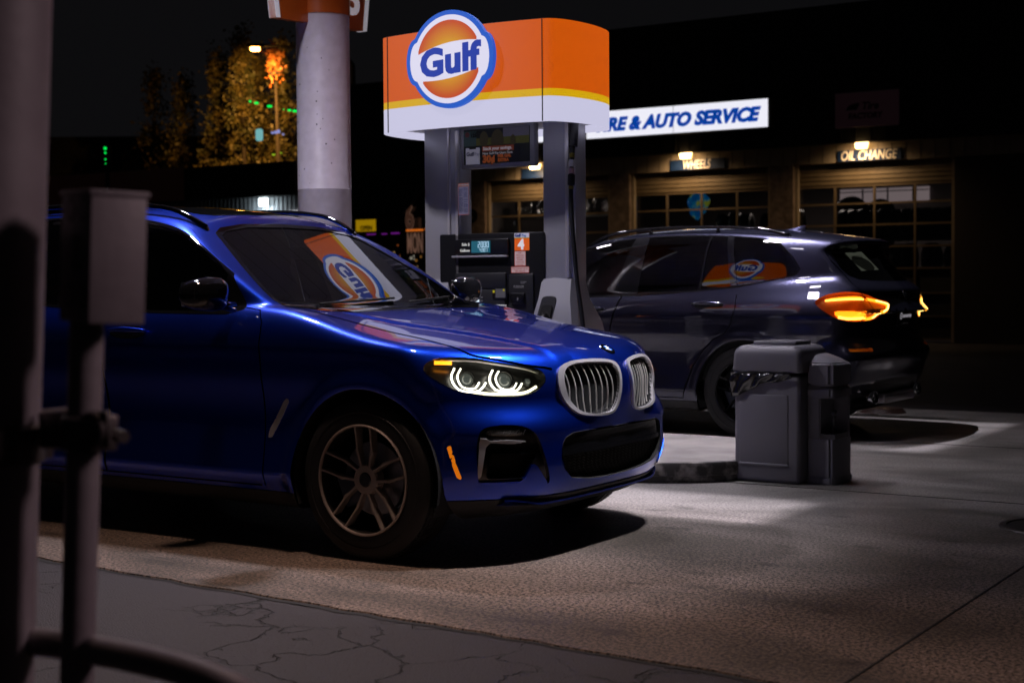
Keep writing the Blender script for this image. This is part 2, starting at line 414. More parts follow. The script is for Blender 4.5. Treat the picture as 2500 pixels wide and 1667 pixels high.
def glassmat(name,tint,ior=1.75,refl=(1,1,1)):
    if name in MATS: return MATS[name]
    m=bpy.data.materials.new(name); m.use_nodes=True; n=m.node_tree.nodes; l=m.node_tree.links; n.clear()
    o=n.new('ShaderNodeOutputMaterial'); mx=n.new('ShaderNodeMixShader'); t=n.new('ShaderNodeBsdfTransparent'); g=n.new('ShaderNodeBsdfGlossy'); f=n.new('ShaderNodeFresnel')
    f.inputs['IOR'].default_value=ior; t.inputs[0].default_value=(*tint,1); g.inputs['Roughness'].default_value=.0; g.inputs['Color'].default_value=(*refl,1)
    l.new(f.outputs[0],mx.inputs[0]); l.new(t.outputs[0],mx.inputs[1]); l.new(g.outputs[0],mx.inputs[2]); l.new(mx.outputs[0],o.inputs[0]); MATS[name]=m; return m
M_GB=pm('gloss_black_trim',(.006,.006,.007),.06,0,coat=1.)
M_BK=pm('matt_black_plastic',(.012,.012,.013),.55)
M_VOID=pm('deep_black_recess',(.004,.004,.004),.8)
M_CHR=pm('satin_chrome',(.80,.77,.78),.30,.6)
M_CHR2=pm('bright_chrome',(.85,.85,.88),.06,1.)
M_SLAT=pm('champagne_slat',(.80,.76,.70),.3,.4)
M_RUB=pm('tyre_rubber',(.011,.011,.012),.62)
M_DISC=pm('brake_disc_steel',(.30,.30,.32),.35,1.)
M_INT=pm('cabin_black_vinyl',(.010,.010,.011),.7); M_SEAT=pm('cabin_tan_leather',(.16,.13,.07),.5)
M_WS=glassmat('windscreen_glass',(.42,.50,.44),2.05)
M_WF=glassmat('side_window_glass',(.14,.16,.15),1.6)
M_WR=glassmat('rear_window_glass',(.10,.10,.10),1.7)
M_WP=glassmat('privacy_window_glass',(.05,.05,.05),1.9)
M_LENS=glassmat('clear_lamp_lens',(.93,.95,.95),1.35)
M_RED=glassmat('tail_lamp_red_lens',(.30,.02,.012),1.45)
M_AMB=glassmat('amber_lens',(.95,.72,.42),1.45)
M_DRL=pm('daytime_light_guide',(.9,.9,.9),.3,emit=(1.0,.94,.74),es=4.4)
M_DRL2=pm('low_beam_glow',(.9,.9,.9),.3,emit=(1.0,.92,.60),es=2.6)
M_IND=pm('indicator_amber_lit',(.8,.3,.02),.3,emit=(1.0,.30,.012),es=3.0)
M_TL1=pm('tail_light_guide_lit',(.9,.3,.02),.3,emit=(1.0,.36,.02),es=2.2)
M_TL2=pm('tail_light_core_lit',(.9,.4,.05),.3,emit=(1.0,.60,.14),es=4.0)
M_TL3=pm('tail_light_field_dim',(.4,.1,.01),.3,emit=(1.0,.20,.004),es=.02)
M_REFA=pm('amber_reflector',(.75,.22,.01),.25,emit=None)
M_WHT=pm('emblem_white_enamel',(.8,.8,.8),.2); M_EBL=pm('emblem_blue_enamel',(.01,.12,.55),.2)
M_HL=pm('lamp_reflector_bowl',(.55,.50,.45),.25,.8)
M_HSG=pm('headlight_inner_bezel',(.10,.10,.105),.22,.7)
M_PRJ=pm('projector_dark_lens',(.02,.025,.035),.04,0,coat=1.,emit=(.10,.11,.09),es=.6)
M_PLATE=pm('plate_black',(.01,.01,.011),.3,coat=.5)
noisy(M_RUB,30,bump=.15); noisy(M_BK,90,bump=.12)
HLP=[(.421,.869),(.402,.893),(.362,.908),(.321,.914),(.21,.911),(.128,.896),(.029,.878),(-.044,.867),(-.118,.850),(-.142,.806),(-.110,.772),(-.066,.748),(.019,.739),(.097,.742),(.18,.753),(.275,.77),(.348,.807),(.395,.836)]
KO=[(.045,.80),(.042,.845),(.065,.868),(.17,.879),(.285,.880),(.372,.872),(.428,.850),(.447,.815),(.450,.775),(.428,.715),(.39,.66),(.34,.637),(.23,.628),(.12,.63),(.078,.652),(.058,.71)]
KI=[(.063,.80),(.064,.840),(.084,.857),(.18,.866),(.285,.867),(.350,.861),(.396,.842),(.414,.815),(.418,.778),(.400,.720),(.366,.668),(.325,.648),(.23,.638),(.13,.640),(.094,.658),(.073,.71)]
LG=[(-.12,.571),(.05,.570),(.25,.570),(.397,.568),(.445,.55),(.466,.518),(.468,.46),(.442,.405),(.385,.363),(.25,.345),(.1,.337),(-.12,.336)]
FP=[(.190,.361),(.200,.495),(.192,.585),(.166,.612),(.098,.622),(.006,.618),(-.050,.597),(-.082,.562),(-.112,.484),(-.138,.395),(-.142,.347),(-.07,.318),(.1,.322),(.178,.338)]
FL=[(.168,.590),(.148,.604),(.012,.600),(-.018,.585),(.003,.570),(.137,.572)]
FC=[(.184,.566),(.143,.562),(-.091,.540),(-.091,.529),(.139,.545),(.158,.528),(.181,.390),(.196,.390)]
FI=[(.136,.494),(-.070,.487),(-.012,.388),(.152,.392)]
FB=[(.195,.375),(.077,.372),(-.002,.372),(-.050,.450),(-.073,.437),(-.138,.342),(-.070,.312),(.108,.319),(.180,.335)]
WSP=[(-.12,1.112),(.55,1.116),(.70,1.130),(.737,1.145),(.722,1.21),(.67,1.318),(.602,1.42),(.545,1.500),(.30,1.532),(-.12,1.540)]
DLO=[(-.772,1.125),(-.83,1.195),(-.908,1.282),(-1.002,1.352),(-1.132,1.430),(-1.285,1.498),(-1.46,1.540),(-1.667,1.573),(-1.83,1.592),(-2.3,1.604),(-2.64,1.594),(-2.868,1.571),(-3.06,1.514),(-3.182,1.404),(-3.245,1.315),(-3.215,1.278),(-3.02,1.234),(-2.77,1.188),(-2.37,1.152),(-1.9,1.122),(-1.37,1.108),(-.86,1.104)]
BP=[(-1.795,1.64),(-1.915,1.64),(-1.882,1.05),(-1.640,1.05)]
CP=[(-2.60,1.64),(-2.655,1.64),(-2.800,1.05),(-2.738,1.05)]
DV=[(-2.462,1.64),(-2.482,1.64),(-2.446,1.05),(-2.424,1.05)]
MT=[(-.70,1.05),(-.70,1.5),(-.93,1.5),(-.905,1.05)]
RGP=[(-.12,1.218),(.40,1.222),(.56,1.232),(.625,1.262),(.650,1.33),(.632,1.40),(.588,1.462),(.50,1.494),(.30,1.510),(-.12,1.515)]
PANO=[(-1.415,-.12),(-1.415,.33),(-1.435,.395),(-1.50,.445),(-2.62,.445),(-2.68,.40),(-2.70,.33),(-2.70,-.12)]
HOOD=[(-.615,-.12),(-.615,.60),(-.628,.745),(-.60,.755),(-.408,.765),(-.2,.752),(0,.745),(.208,.748),(.364,.758),(.453,.750),(.537,.677),(.63,.568),(.695,.455),(.712,.40),(.722,.30),(.742,.20),(.758,.10),(.765,.03),(.778,0),(.778,-.12)]
TLP=[(.262,1.055),(.219,1.096),(.133,1.130),(.015,1.143),(-.132,1.121),(-.246,1.080),(-.396,1.058),(-.345,1.0),(-.266,.935),(-.146,.917),(.034,.917),(.139,.943),(.210,.994)]
FD=[(-.590,.30),(-.600,1.0),(-.612,1.062),(-.66,1.115),(-.76,1.127),(-.83,1.20),(-.912,1.292),(-1.134,1.452),(-1.30,1.522),(-1.667,1.590),(-1.855,1.606),(-1.80,1.25),(-1.735,1.08),(-1.665,.85),(-1.640,.55),(-1.66,.30)]
RD=[(-1.862,1.606),(-1.805,1.25),(-1.741,1.08),(-1.671,.85),(-1.646,.55),(-1.666,.30),(-2.33,.30),(-2.36,.40),(-2.42,.56),(-2.50,.68),(-2.60,.77),(-2.70,.82),(-2.757,.90),(-2.785,1.02),(-2.778,1.10),(-2.755,1.20),(-2.67,1.606),(-2.3,1.618)]
TG=[(-.12,.745),(.60,.745),(.69,.80),(.705,.90),(.62,.99),(.63,1.06),(.705,1.13),(.70,1.20),(.66,1.27),(.675,1.38),(.655,1.46),(.60,1.52),(.40,1.56),(-.12,1.57)]
def front_guard(V): return V[:,0]>.2
_cache={}
def wheel(parent,x,s,rim_face):
    M=Matrix.Translation((x,s*.905,.364))@(Matrix.Rotation(math.pi,4,'Z') if s<0 else Matrix.Identity(4))
    def cp(name,me,par=None): return link(name,me,par,None,M=None)
    if 'wheel' not in _cache:
        # barrel + lip
        bl=MB(); bl.lathe([(.239,.028),(.228,-.02),(.215,-.17),(.245,-.19),(.25,-.2)],64); _cache['barrel']=bl.mesh('rim_barrel',pm('rim_barrel_dark',(.03,.027,.025),.4,.6),True)
        mb=MB(); mb.lathe([(.249,.026),(.2495,.036),(.245,.040),(.240,.038),(.238,.028)],96)
        R=[]
        for k in range(5):
            for q in (-1,1):
                a0=math.radians(90+72*k); pts=[(.040,.018),(.085,.028),(.115,.0345),(.135,.041),(.155,.040),(.20,.041),(.243,.042)]
                pts=[(r,q*math.asin(o/r)) for r,o in pts]
                w=[.008,.0062,.0065,.0080,.0055,.0050,.0062]; yy=[.010,.013,.015,.017,.019,.024,.030]; dp=[.03,.03,.035,.035,.04,.045,.05]
                prev=None
                for (r,da),ww,y0,d in zip(pts,w,yy,dp):
                    a=a0+da; c=Vector((math.cos(a)*r,0,math.sin(a)*r)); t=Vector((-math.sin(a),0,math.cos(a)))
                    ring=[mb.b.verts.new(c+t*ww*.80+Vector((0,y0,0))),mb.b.verts.new(c-t*ww*.80+Vector((0,y0,0))),mb.b.verts.new(c-t*ww*1.15+Vector((0,y0-.008,0))),mb.b.verts.new(c-t*ww*1.0+Vector((0,y0-d,0))),mb.b.verts.new(c+t*ww*1.0+Vector((0,y0-d,0))),mb.b.verts.new(c+t*ww*1.15+Vector((0,y0-.008,0)))]
                    if prev:
                        for i in range(6): mb.b.faces.new((prev[i],prev[(i+1)%6],ring[(i+1)%6],ring[i]))
                    else: mb.b.faces.new(ring[::-1])
                    prev=ring
                mb.b.faces.new(prev)
        mb.lathe([(.0,.012),(.062,.012),(.068,.004),(.068,-.04)],40)
        _cache['wheel']=mb.mesh('wheel',rim_face,auto=25)
        pr=[(.245,-.19),(.262,-.205),(.30,-.215),(.338,-.205),(.356,-.18),(.3635,-.14),(.364,-.08),(.3635,-.03),(.357,.005),(.340,.022),(.315,.030),(.29,.032),(.268,.034),(.2505,.030),(.2495,.02)]
        t=MB(); t.lathe(pr,96)
        for k in range(96):   # tread blocks
            a=2*math.pi*k/96; Mx=Matrix.Rotation(a,4,'Y')
            t.box(.3635,.3665,-.118,-.078,-.009,.009,M=Mx@Matrix.Rotation(.25,4,'X')); t.box(.3635,.3665,-.068,-.028,-.009,.009,M=Mx@Matrix.Rotation(.25,4,'X')); t.box(.350,.3625,-.020,-.003,-.0075,.0075,M=Mx)
        t.lathe([(.300,.0315),(.302,.0335),(.306,.0335),(.308,.031)],96)
        _cache['tyre']=t.mesh('tyre',M_RUB,auto=30)
        d=MB(); d.lathe([(.06,-.055),(.165,-.055),(.165,-.085),(.06,-.085)],56,closed=True); _cache['disc']=d.mesh('brake_disc',M_DISC,auto=30)
        c=MB(); c.box(.085,.190,-.125,-.03,-.075,.075,.012,M=Matrix.Rotation(.4,4,'Y')); _cache['cal']=c.mesh('brake_caliper',pm('caliper_blue_grey',(.05,.06,.10),.4),auto=40)
        h=MB(); h.lathe([(.0,.016),(.030,.016),(.034,.012)],32); _cache['cap']=h.mesh('hub_cap',M_GB,auto=30)
    w=link('wheel',_cache['wheel'],parent,M=M)
    link('tyre',_cache['tyre'],w); link('rim_barrel',_cache['barrel'],w); link('brake_disc',_cache['disc'],w); link('brake_caliper',_cache['cal'],w)
    cap=link('hub_cap',_cache['cap'],w)
    return w
def disc_emblem(parent,M,R=.041):
    """round emblem: silver rim, black ring, blue and white quarters; one mesh"""
    bm=bmesh.new(); mats=[M_CHR2,M_GB,M_EBL,M_WHT]
    def ann(r0,r1,z0,z1,mi,a0=0,a1=2*math.pi,n=48):
        k=max(2,int(n*(a1-a0)/(2*math.pi))); A=[];B=[]
        for i in range(k+1):
            a=a0+(a1-a0)*i/k; A.append(bm.verts.new((math.cos(a)*r0,math.sin(a)*r0,z0))); B.append(bm.verts.new((math.cos(a)*r1,math.sin(a)*r1,z1)))
        for i in range(k):
            f=bm.faces.new((A[i],B[i],B[i+1],A[i+1])); f.material_index=mi
    ann(R*.93,R,.0045,.0,0); ann(R*.88,R*.93,.005,.0045,0); ann(R*.62,R*.88,.0052,.005,1); ann(R*.57,R*.62,.0055,.0052,0)
    for q in range(4): ann(0.0005,R*.57,.006,.0055,2 if q%2 else 3,math.pi/2*q,math.pi/2*(q+1))
    me=bpy.data.meshes.new('emblem'); bm.to_mesh(me); bm.free()
    for m in mats: me.materials.append(m)
    return link('emblem',me,parent,M=M)
def frame_on(P,up=(0,0,1)):
    """matrix whose z is the surface normal at P"""
    P=np.array(P); n=Vector(carN(P[None])[0]); u=Vector(up); x=u.cross(n).normalized(); y=n.cross(x)
    return Matrix(((x.x,y.x,n.x,P[0]),(x.y,y.y,n.y,P[1]),(x.z,y.z,n.z,P[2]),(0,0,0,1)))
def make_car(name,M,PT,label,front_lit,rear_lit,rim,tint_front,line):
    r=root(name,M,label,'car')
    if 'net' not in _cache: _cache['net']=surfnet(.0185)
    B=TM(*_cache['net'])
    # wheel openings
    for wx in (0,-2.864):
        def arch(V,wx=wx):
            rr=np.hypot(V[:,0]-wx,V[:,2]-.365); p=np.where(V[:,2]>.365,rr,np.abs(V[:,0]-wx))-.405
            return np.where(np.abs(V[:,1])<.56,np.maximum(p,.05),p)
        _,B=B.clip(arch)
    # glass
    def dlo(g):
        f0=phi_side(DLO,g)
        def f(V):
            gs=(np.abs(V[:,1])-(S_ghz(V[:,2])-S_ghp(V[:,0])))/1.1
            return np.maximum(f0(V),-.020-gs+ -g*.6)
        return f
    G,B=B.clip(dlo(.010)); G,TR=G.clip(dlo(-.004),proj=True)
    for s in (1,-1): TR.clip(lambda V:.1-V[:,1]*s,proj=False)[0].build('window_trim',M_GB,r,.001)
    for poly,nm in ((BP,'door_pillar_trim'),(CP,'rear_pillar_trim'),(DV,'window_divider'),(MT,'mirror_sail')):
        gl,G=G.clip(phi_side(poly))
        for s in (1,-1): gl.clip(lambda V:.1-V[:,1]*s,proj=False)[0].build(nm,M_GB,r,.001)
    for s in (1,-1):
        def side(V,s=s): return -V[:,1]*s+.1
        Q,_=G.clip(side)
        for (a,b,mt) in ((-1.8,-.5,tint_front),(-2.45,-1.8,M_WP if tint_front is not M_WS else M_WF),(-2.70,-2.45,M_WP),(-3.4,-2.70,M_WP)):
            q,_=Q.clip(lambda V:V[:,0]-b,proj=False); _,q=q.clip(lambda V:V[:,0]-a,proj=False); q.build('side_window',mt,r,-.004)
    WSS=[WSP[0]]+smoothpoly(WSP[1:-1],1,False)+[WSP[-1]]; Wd,B=B.clip(phi_front(WSS,.020,-1.75,-.3)); Wd,tr=Wd.clip(phi_front(WSS,0,-1.75,-.3)); Wd.build('windshield',M_WS,r,-.003); tr.build('windshield_trim',M_GB,r,.001)
    Rg,B=B.clip(lambda V:np.where(V[:,0]>-3.3,.05,sdpoly(np.abs(V[:,1]),V[:,2],RGP))); Rg.build('rear_window',M_WR,r,-.002)
    Pn,B=B.clip(phi_top(smoothpoly(PANO,1),0,1.3)); Pn.build('roof_glass',M_GB,r,.001)
    # lamps and grilles
    HL,B=B.clip(phi_diag(smoothpoly(HLP,1)))
    KOs=smoothpoly(KO,1); KIs=smoothpoly(KI,1)
    K,B=B.clip(phi_front(KOs,0,.5)); KIn,KF=K.clip(phi_front(KIs,0,.5))
    L,B=B.clip(phi_front(LG,0,.5))
    Fp,B=B.clip(phi_diag(smoothpoly(FP,1)))
    TL,B=B.clip(phi_rdiag(smoothpoly(TLP,1)))
    Hd,B=B.clip(phi_top(HOOD,0,.80))
    lip,B=B.clip(lambda V:np.where(V[:,0]>.35,V[:,2]-.292,.05))
    dif,B=B.clip(lambda V:np.where(V[:,0]<-3.25,V[:,2]-(.36+.10*np.clip((.62-np.abs(V[:,1]))/.12,0,1)),.05))
    sil,B=B.clip(lambda V:np.where((np.abs(V[:,0]+1.43)<1.1),V[:,2]-.275,.05))
    FDm,B=B.clip(phi_side(FD)); RDm,B=B.clip(phi_side(RD)); TGm,B=B.clip(lambda V:np.where(V[:,0]>-3.2,.05,sdpoly(np.abs(V[:,1]),V[:,2],TG)))
    B.build('body',PT,r); Hd.build('hood',PT,r)
    for s in (1,-1):
        FDm.clip(lambda V:.1-V[:,1]*s,proj=False)[0].build('front_door',PT,r); RDm.clip(lambda V:.1-V[:,1]*s,proj=False)[0].build('rear_door',PT,r)
    TGm.build('tailgate',PT,r); lip.build('front_lip',M_BK,r,.004); dif.build('rear_diffuser',M_BK,r,.0,label=None); sil.build('sill_cladding',M_BK,r,.004)
    # panel gaps
    lst=[]
    for s in (1,-1):
        top=[(x,s*y) for x,y in dense(crpath(HOOD[2:13],4))]; lst.append(on_top(top)+0.0)
        for P in (FD,RD):
            segs=[p for p in P if p[1]<1.13 or P is RD and p[0]<-2.7]
            q=[np.array(p) for p in dense(P,True,.02) if p[1]<1.135]
            # keep contiguous run
            P3=on_side([tuple(p) for p in q],s); k=[0]+[i+1 for i in range(len(q)-1) if np.linalg.norm(q[i+1]-q[i])>.08]+[len(q)]
            for a,b in zip(k[:-1],k[1:]):
                if b-a>3: lst.append(P3[a:b])
        tg=[(s*y,z) for y,z in dense(TG[1:-1],False,.02)]; lst.append(on_rear(tg))
    for i_,P in enumerate(lst): ribbons('panel_gap',[P],.010 if len(P) and P[len(P)//2][2]>.9 and abs(P[len(P)//2][0])<.6 else .006,M_VOID,r)
    # hood leading edge shadow line round the grilles
    # front lamps
    for s in (1,-1):
        h=HL.clip(lambda V:.1-V[:,1]*s,proj=False)[0]
        lens=h.build('headlight',M_LENS,r,.001)
        bowl=h.build('headlight_housing',M_HSG,lens,-.075,walls=.076)
        on=front_lit
        def tubeon(nm,P,rad,mat,off,par=lens,n=6): return ribtube(nm,on_diag([tuple(p) for p in P],s),rad,mat,par,off,n=n)
        if on:
            R1=smoothpoly([(.278,.874),(.297,.838),(.288,.800),(.256,.767),(.180,.762),(.154,.783),(.140,.806)],1,False); R1b=smoothpoly([(.250,.872),(.270,.838),(.261,.803),(.241,.781),(.194,.776),(.178,.794),(.170,.808)],1,False)
            R2=smoothpoly([(.105,.862),(.124,.829),(.119,.796),(.090,.762),(.002,.759),(-.020,.779),(-.029,.797)],1,False); R2b=smoothpoly([(.077,.857),(.096,.829),(.090,.797),(.067,.771),(.018,.769),(.003,.786),(-.003,.800)],1,False)
            for P,rad in ((R1,.0042),(R2,.0042),(R1b,.0036),(R2b,.0036)): tubeon('light_guide',P,rad,M_DRL,-.022)
            tubeon('low_beam_strip',crpath([(.20,.763),(.15,.755),(.08,.750),(0,.749),(-.05,.756),(-.095,.778)],5),.0062,M_DRL2,-.014)
            tubeon('indicator',[(.366,.896),(.29,.894)],.0085,M_IND,-.012)
        else:
            for P in (crpath([(.27,.87),(.30,.83),(.26,.768),(.17,.765)],4),crpath([(.10,.86),(.13,.82),(.09,.764),(0,.76)],4)): tubeon('light_guide',P,.006,M_WHT,-.02)
        for cx,cz,rr in ((.222,.826,.030),(.046,.818,.034),(-.068,.806,.016)):
            p=on_diag([(cx,cz)],s)[0]; Mf=frame_on(p); 
            part(MB().lathe([(.0,-.030),(rr*.5,-.033),(rr*.8,-.040),(rr,-.055)],28,'Z'),'projector_lens',M_PRJ,lens,True,M=Mf)
            part(MB().lathe([(rr,-.045),(rr*1.15,-.035),(rr*1.22,-.055)],28,'Z'),'projector_bezel',M_GB,lens,True,M=Mf)
        tubeon('lamp_brow',crpath([(.34,.905),(.21,.902),(.10,.886),(-.04,.860),(-.105,.838)],4),.006,M_CHR,-.008)
        # kidneys
        kf=KF.clip(lambda V:-V[:,1]*s,proj=False)[0]; kfo=kf.build('grille_frame',M_CHR,r,.014,walls=-.018)
        ki=KIn.clip(lambda V:-V[:,1]*s,proj=False)[0]; kb=ki.build('grille_backing',M_VOID,kfo,-.05,walls=.055)
        n=8; sl=MB()
        for k in range(n):
            y=.098+(.376-.098)*k/(n-1); zs=[]
            poly=KIs
            zz=np.linspace(.60,.90,240); ins=sdpoly(np.full(240,y),zz,poly)<0; zs=zz[ins]
            if len(zs)<3: continue
            z0,z1=zs[0]+.002,zs[-1]-.002; zc=np.linspace(z0,z1,9); P=on_front([(s*(y+.010*((q-.76)/.12)),q) for q in zc]); bow=np.array([math.sin(math.pi*(i)/8) for i in range(9)])
            P=P+carN(P)*(-.012+.006*bow)[:,None]
            for i in range(8):
                a,b=P[i],P[i+1]; d=.005; wv=.0020
                vs=[]
                for q in (a,b):
                    q=Vector(q); vs.append([sl.b.verts.new(q+Vector((0,wv,0))),sl.b.verts.new(q-Vector((0,wv,0))),sl.b.verts.new(q+Vector((-d,-wv*1.2,0))),sl.b.verts.new(q+Vector((-d,wv*1.2,0)))])
                for j in range(4): sl.b.faces.new((vs[0][j],vs[0][(j+1)%4],vs[1][(j+1)%4],vs[1][j]))
        part(sl,'grille_slats',M_SLAT,kfo)
        # fog pod
        fp=Fp.clip(lambda V:.1-V[:,1]*s,proj=False)[0]
        fin,fr=fp.clip(phi_diag(FI,.004)); bl,fr=fr.clip(phi_diag(FB))
        fpo=fr.build('bumper_side_intake',M_GB,r,-.012,walls=.013)
        fin.build('intake_mesh',M_VOID,fpo,-.06,walls=.05)
        bl.build('bumper_blade',PT,fpo,.006,walls=-.03)
        lamp=fp.clip(phi_diag(smoothpoly(FL,1)))[0]; lo=lamp.build('fog_lamp',M_LENS,r,-.002)
        lamp.build('fog_reflector',M_HL,lo,-.0105)
        fm=MB()
        for k in range(6):
            q=.14-.03*k; p=on_diag([(q,.576),(q-.012,.600)],s); p=p+carN(p)*-.006
            fm.tube([tuple(p[0]),tuple(p[1])],.0022,5)
        part(fm,'fog_lamp_fins',M_CHR2,lo)
        ch=fp.clip(phi_diag(FC))[0]; ch.build('intake_chrome_strip',M_CHR,r,.004,walls=-.02)
        # side marker, vent
        mk,_=TM(*_cache['net']).clip(phi_side([(.424,.536),(.440,.538),(.478,.393),(.464,.385)],0,s)); mk.build('side_marker',M_REFA if not on else pm('side_marker_lit',(.75,.22,.01),.3,emit=(1,.24,.005),es=.55),r,.003,walls=-.004)
        vt,_=TM(*_cache['net']).clip(phi_side([(-.462,.712),(-.436,.706),(-.552,.521),(-.572,.522),(-.566,.56)],0,s)); vt.build('fender_vent',M_CHR,r,.004,walls=-.006)
    # lower grille
    lgo=L.build('lower_grille',M_VOID,r,-.045,walls=.05)
    hx=MB(); P=[]
    for z in np.arange(.350,.475,.0135):
        w=.46-.10*max(0,(.42-z)/.08)**2; ys=np.arange(-w,w,.018)
        pts=on_front([(y,z+.004*(1 if i%2 else -1)) for i,y in enumerate(ys)]); pts=pts+carN(pts)*-.020
        hx.tube([tuple(p) for p in pts],.0022,4,cap=False)
    part(hx,'grille_mesh',M_BK,lgo)
    bar,_=L.clip(lambda V:np.maximum(V[:,2]-.560,.492-V[:,2])); bar.build('radar_panel',M_GB,lgo,-.006,walls=-.02)
    bar,_=L.clip(lambda V:np.maximum(V[:,2]-.492,.470-V[:,2])); bar.build('grille_bar',M_GB,lgo,.001,walls=-.03)
    # splitter
    sp=on_front([(y,.262) for y in np.linspace(-.70,.70,41)]); m_=MB(); 
    A=[];Bq=[]
    for i,p in enumerate(sp):
        y=p[1]; e=.02+.035*sstep(.35,.68,np.array(abs(y))); x=p[0]+float(e)
        A.append((m_.b.verts.new((x,y,.262+.03*float(sstep(.5,.7,np.array(abs(y)))))),m_.b.verts.new((x-.09,y,.275)),m_.b.verts.new((x-.09,y,.245)),m_.b.verts.new((x,y,.252+.03*float(sstep(.5,.7,np.array(abs(y))))))))
    for i in range(len(A)-1):
        for j in range(4): m_.b.faces.new((A[i][j],A[i][(j+1)%4],A[i+1][(j+1)%4],A[i+1][j]))
    part(m_,'front_splitter',PT,r,auto=40)
    # badge
    p=on_top([(.722,0)])[0]; disc_emblem(r,frame_on(p,up=(-1,0,.5)),.041)
    p=on_rear([(0,1.112)])[0]; disc_emblem(r,frame_on(p),.041)
    # tail lamps
    for s in (1,-1):
        t=TL.clip(lambda V:.1-V[:,1]*s,proj=False)[0]
        lens=t.build('tail_light',M_RED if not rear_lit else M_AMB,r,.002)
        t.build('tail_light_housing',M_BK if not rear_lit else M_TL3,lens,-.028,walls=.029)
        if rear_lit:
            top=t.clip(phi_rdiag(smoothpoly([(.195,1.088),(.10,1.106),(.01,1.112),(-.10,1.103),(-.13,1.090),(-.10,1.078),(.03,1.085),(.14,1.080),(.19,1.070)],1)))[0]; top.build('light_guide_top',M_TL1,lens,-.012)
            ribtube('light_core_top',on_rdiag([tuple(p) for p in crpath([(.185,1.078),(.10,1.086),(.02,1.088),(-.11,1.083)],6)],s),.0075,M_TL2,lens,-.008)
            bot=t.clip(phi_rdiag(smoothpoly([(.150,1.000),(.02,.995),(-.13,.985),(-.17,.940),(-.13,.924),(.03,.924),(.105,.938),(.14,.965)],1)))[0]; bot.build('light_guide_bottom',M_TL1,lens,-.012)
            ribtube('light_core_bottom',on_rdiag([tuple(p) for p in crpath([(.118,.950),(.05,.938),(-.03,.936),(-.13,.938)],6)],s),.010,M_TL2,lens,-.008)
            arr=crpath([(-.145,1.082),(-.23,1.070),(-.352,1.044),(-.362,1.028),(-.338,1.002),(-.29,.985),(-.235,.950),(-.19,.935),(-.145,.930)],6)
            ribtube('light_guide_arrow',on_rdiag([tuple(p) for p in arr],s),.012,M_TL1,lens,-.006)
            ribtube('light_core_arrow',on_rdiag([tuple(p) for p in arr[6:-8]],s),.006,M_TL2,lens,.004)
        else:
            for P in ([(.19,1.08),(0,1.09),(-.33,1.045)],[(.15,.96),(0,.94),(-.28,.985)]): ribtube('light_guide',on_rdiag([tuple(p) for p in crpath(P,8)],s),.009,pm('tail_guide_unlit',(.3,.02,.01),.3),lens,-.012)
        rf,_=TM(*_cache['net']).clip(lambda V:np.where((V[:,0]>-3.3)|(V[:,1]*s<0),.05,sdpoly(np.abs(V[:,1]),V[:,2],[(.62,.712),(.86,.712),(.855,.690),(.64,.684)]))); rf.build('rear_reflector',M_REFA,r,.003,walls=-.004)
        ex=MB(); ex.lathe([(.045,.0),(.052,.004),(.052,-.05),(.043,-.05),(.042,-.18)],24,'X'); part(ex,'exhaust_tip',M_CHR2,r,True,M=Matrix.Translation((-3.765,s*.52,.325))@Matrix.Rotation(math.pi,4,'Z')@Matrix.Scale(1.5,4,(0,1,0)))
    sk=MB(); sk.box(-3.79,-3.60,-.36,.36,.262,.345,.02); part(sk,'skid_plate',pm('diffuser_silver',(.45,.42,.44),.35,.6),r,auto=40)
    # licence plate
    pl=on_rear([(0,.94)])[0]; Mp=frame_on(pl)
    pm_=MB(); pm_.box(-.155,.155,-.078,.078,0,.008,.003); plate=part(pm_,'licence_plate',M_PLATE,r,auto=40,M=Matrix.Translation((-.006,0,0))@Mp)
    # mirrors
    for s in (1,-1):
        hm=MB(); bm=hm.b
        rs=bmesh.ops.create_uvsphere(bm,u_segments=32,v_segments=20,radius=1)['verts']
        for v in rs:
            x,y,z=v.co; sx=abs(x)**.75*math.copysign(1,x); sy=abs(y)**.75*math.copysign(1,y); sz=abs(z)**.70*math.copysign(1,z)
            x_=sx*.075*(1.0 if x>0 else .55); v.co=Vector((x_-.02*abs(sy)**2,sy*.128,sz*.078*(1-.12*sy*1)+.01*sy*0))
        mo=part(hm,'side_mirror',M_GB,r,True,M=Matrix.Translation((-.815,s*1.065,1.192))@Matrix.Rotation(s*.14,4,'Z')@(Matrix.Scale(-1,4,(0,1,0)) if s<0 else Matrix.Identity(4)))
        mg=MB(); mg.box(-.048,-.040,-.10,.10,-.058,.058,.012); part(mg,'mirror_glass',M_CHR2,mo,auto=40)
        am=MB(); am.tube([(-.80,s*.90,1.130),(-.80,s*.955,1.138),(-.805,s*1.02,1.150)],[.028,.022,.026],10); part(am,'mirror_arm',M_GB,mo,True,M=mo.matrix_basis.inverted())
        # door handles
        for x0,x1,z in ((-1.37,-1.60,1.003),(-2.43,-2.68,1.040)):
            cx=(x0+x1)/2; el=[(cx+.130*math.cos(a),z+.033*math.sin(a)) for a in np.linspace(0,2*math.pi,28,endpoint=False)]
            cup,_=TM(*_cache['net']).clip(phi_side(el,0,s)); co=cup.build('door_handle',M_GB,r,.0015)
            P=on_side([tuple(p) for p in dense([(x0+.02,z+.004),(x1-.0,z+.004)],False,.02)],s); bw=np.sin(np.linspace(.15,math.pi-.15,len(P)))
            P=P+carN(P)*(.012+.022*bw)[:,None]; part(MB().tube([tuple(q) for q in P],[.008+.006*b for b in bw],10),'handle_bar',PT,co,True)
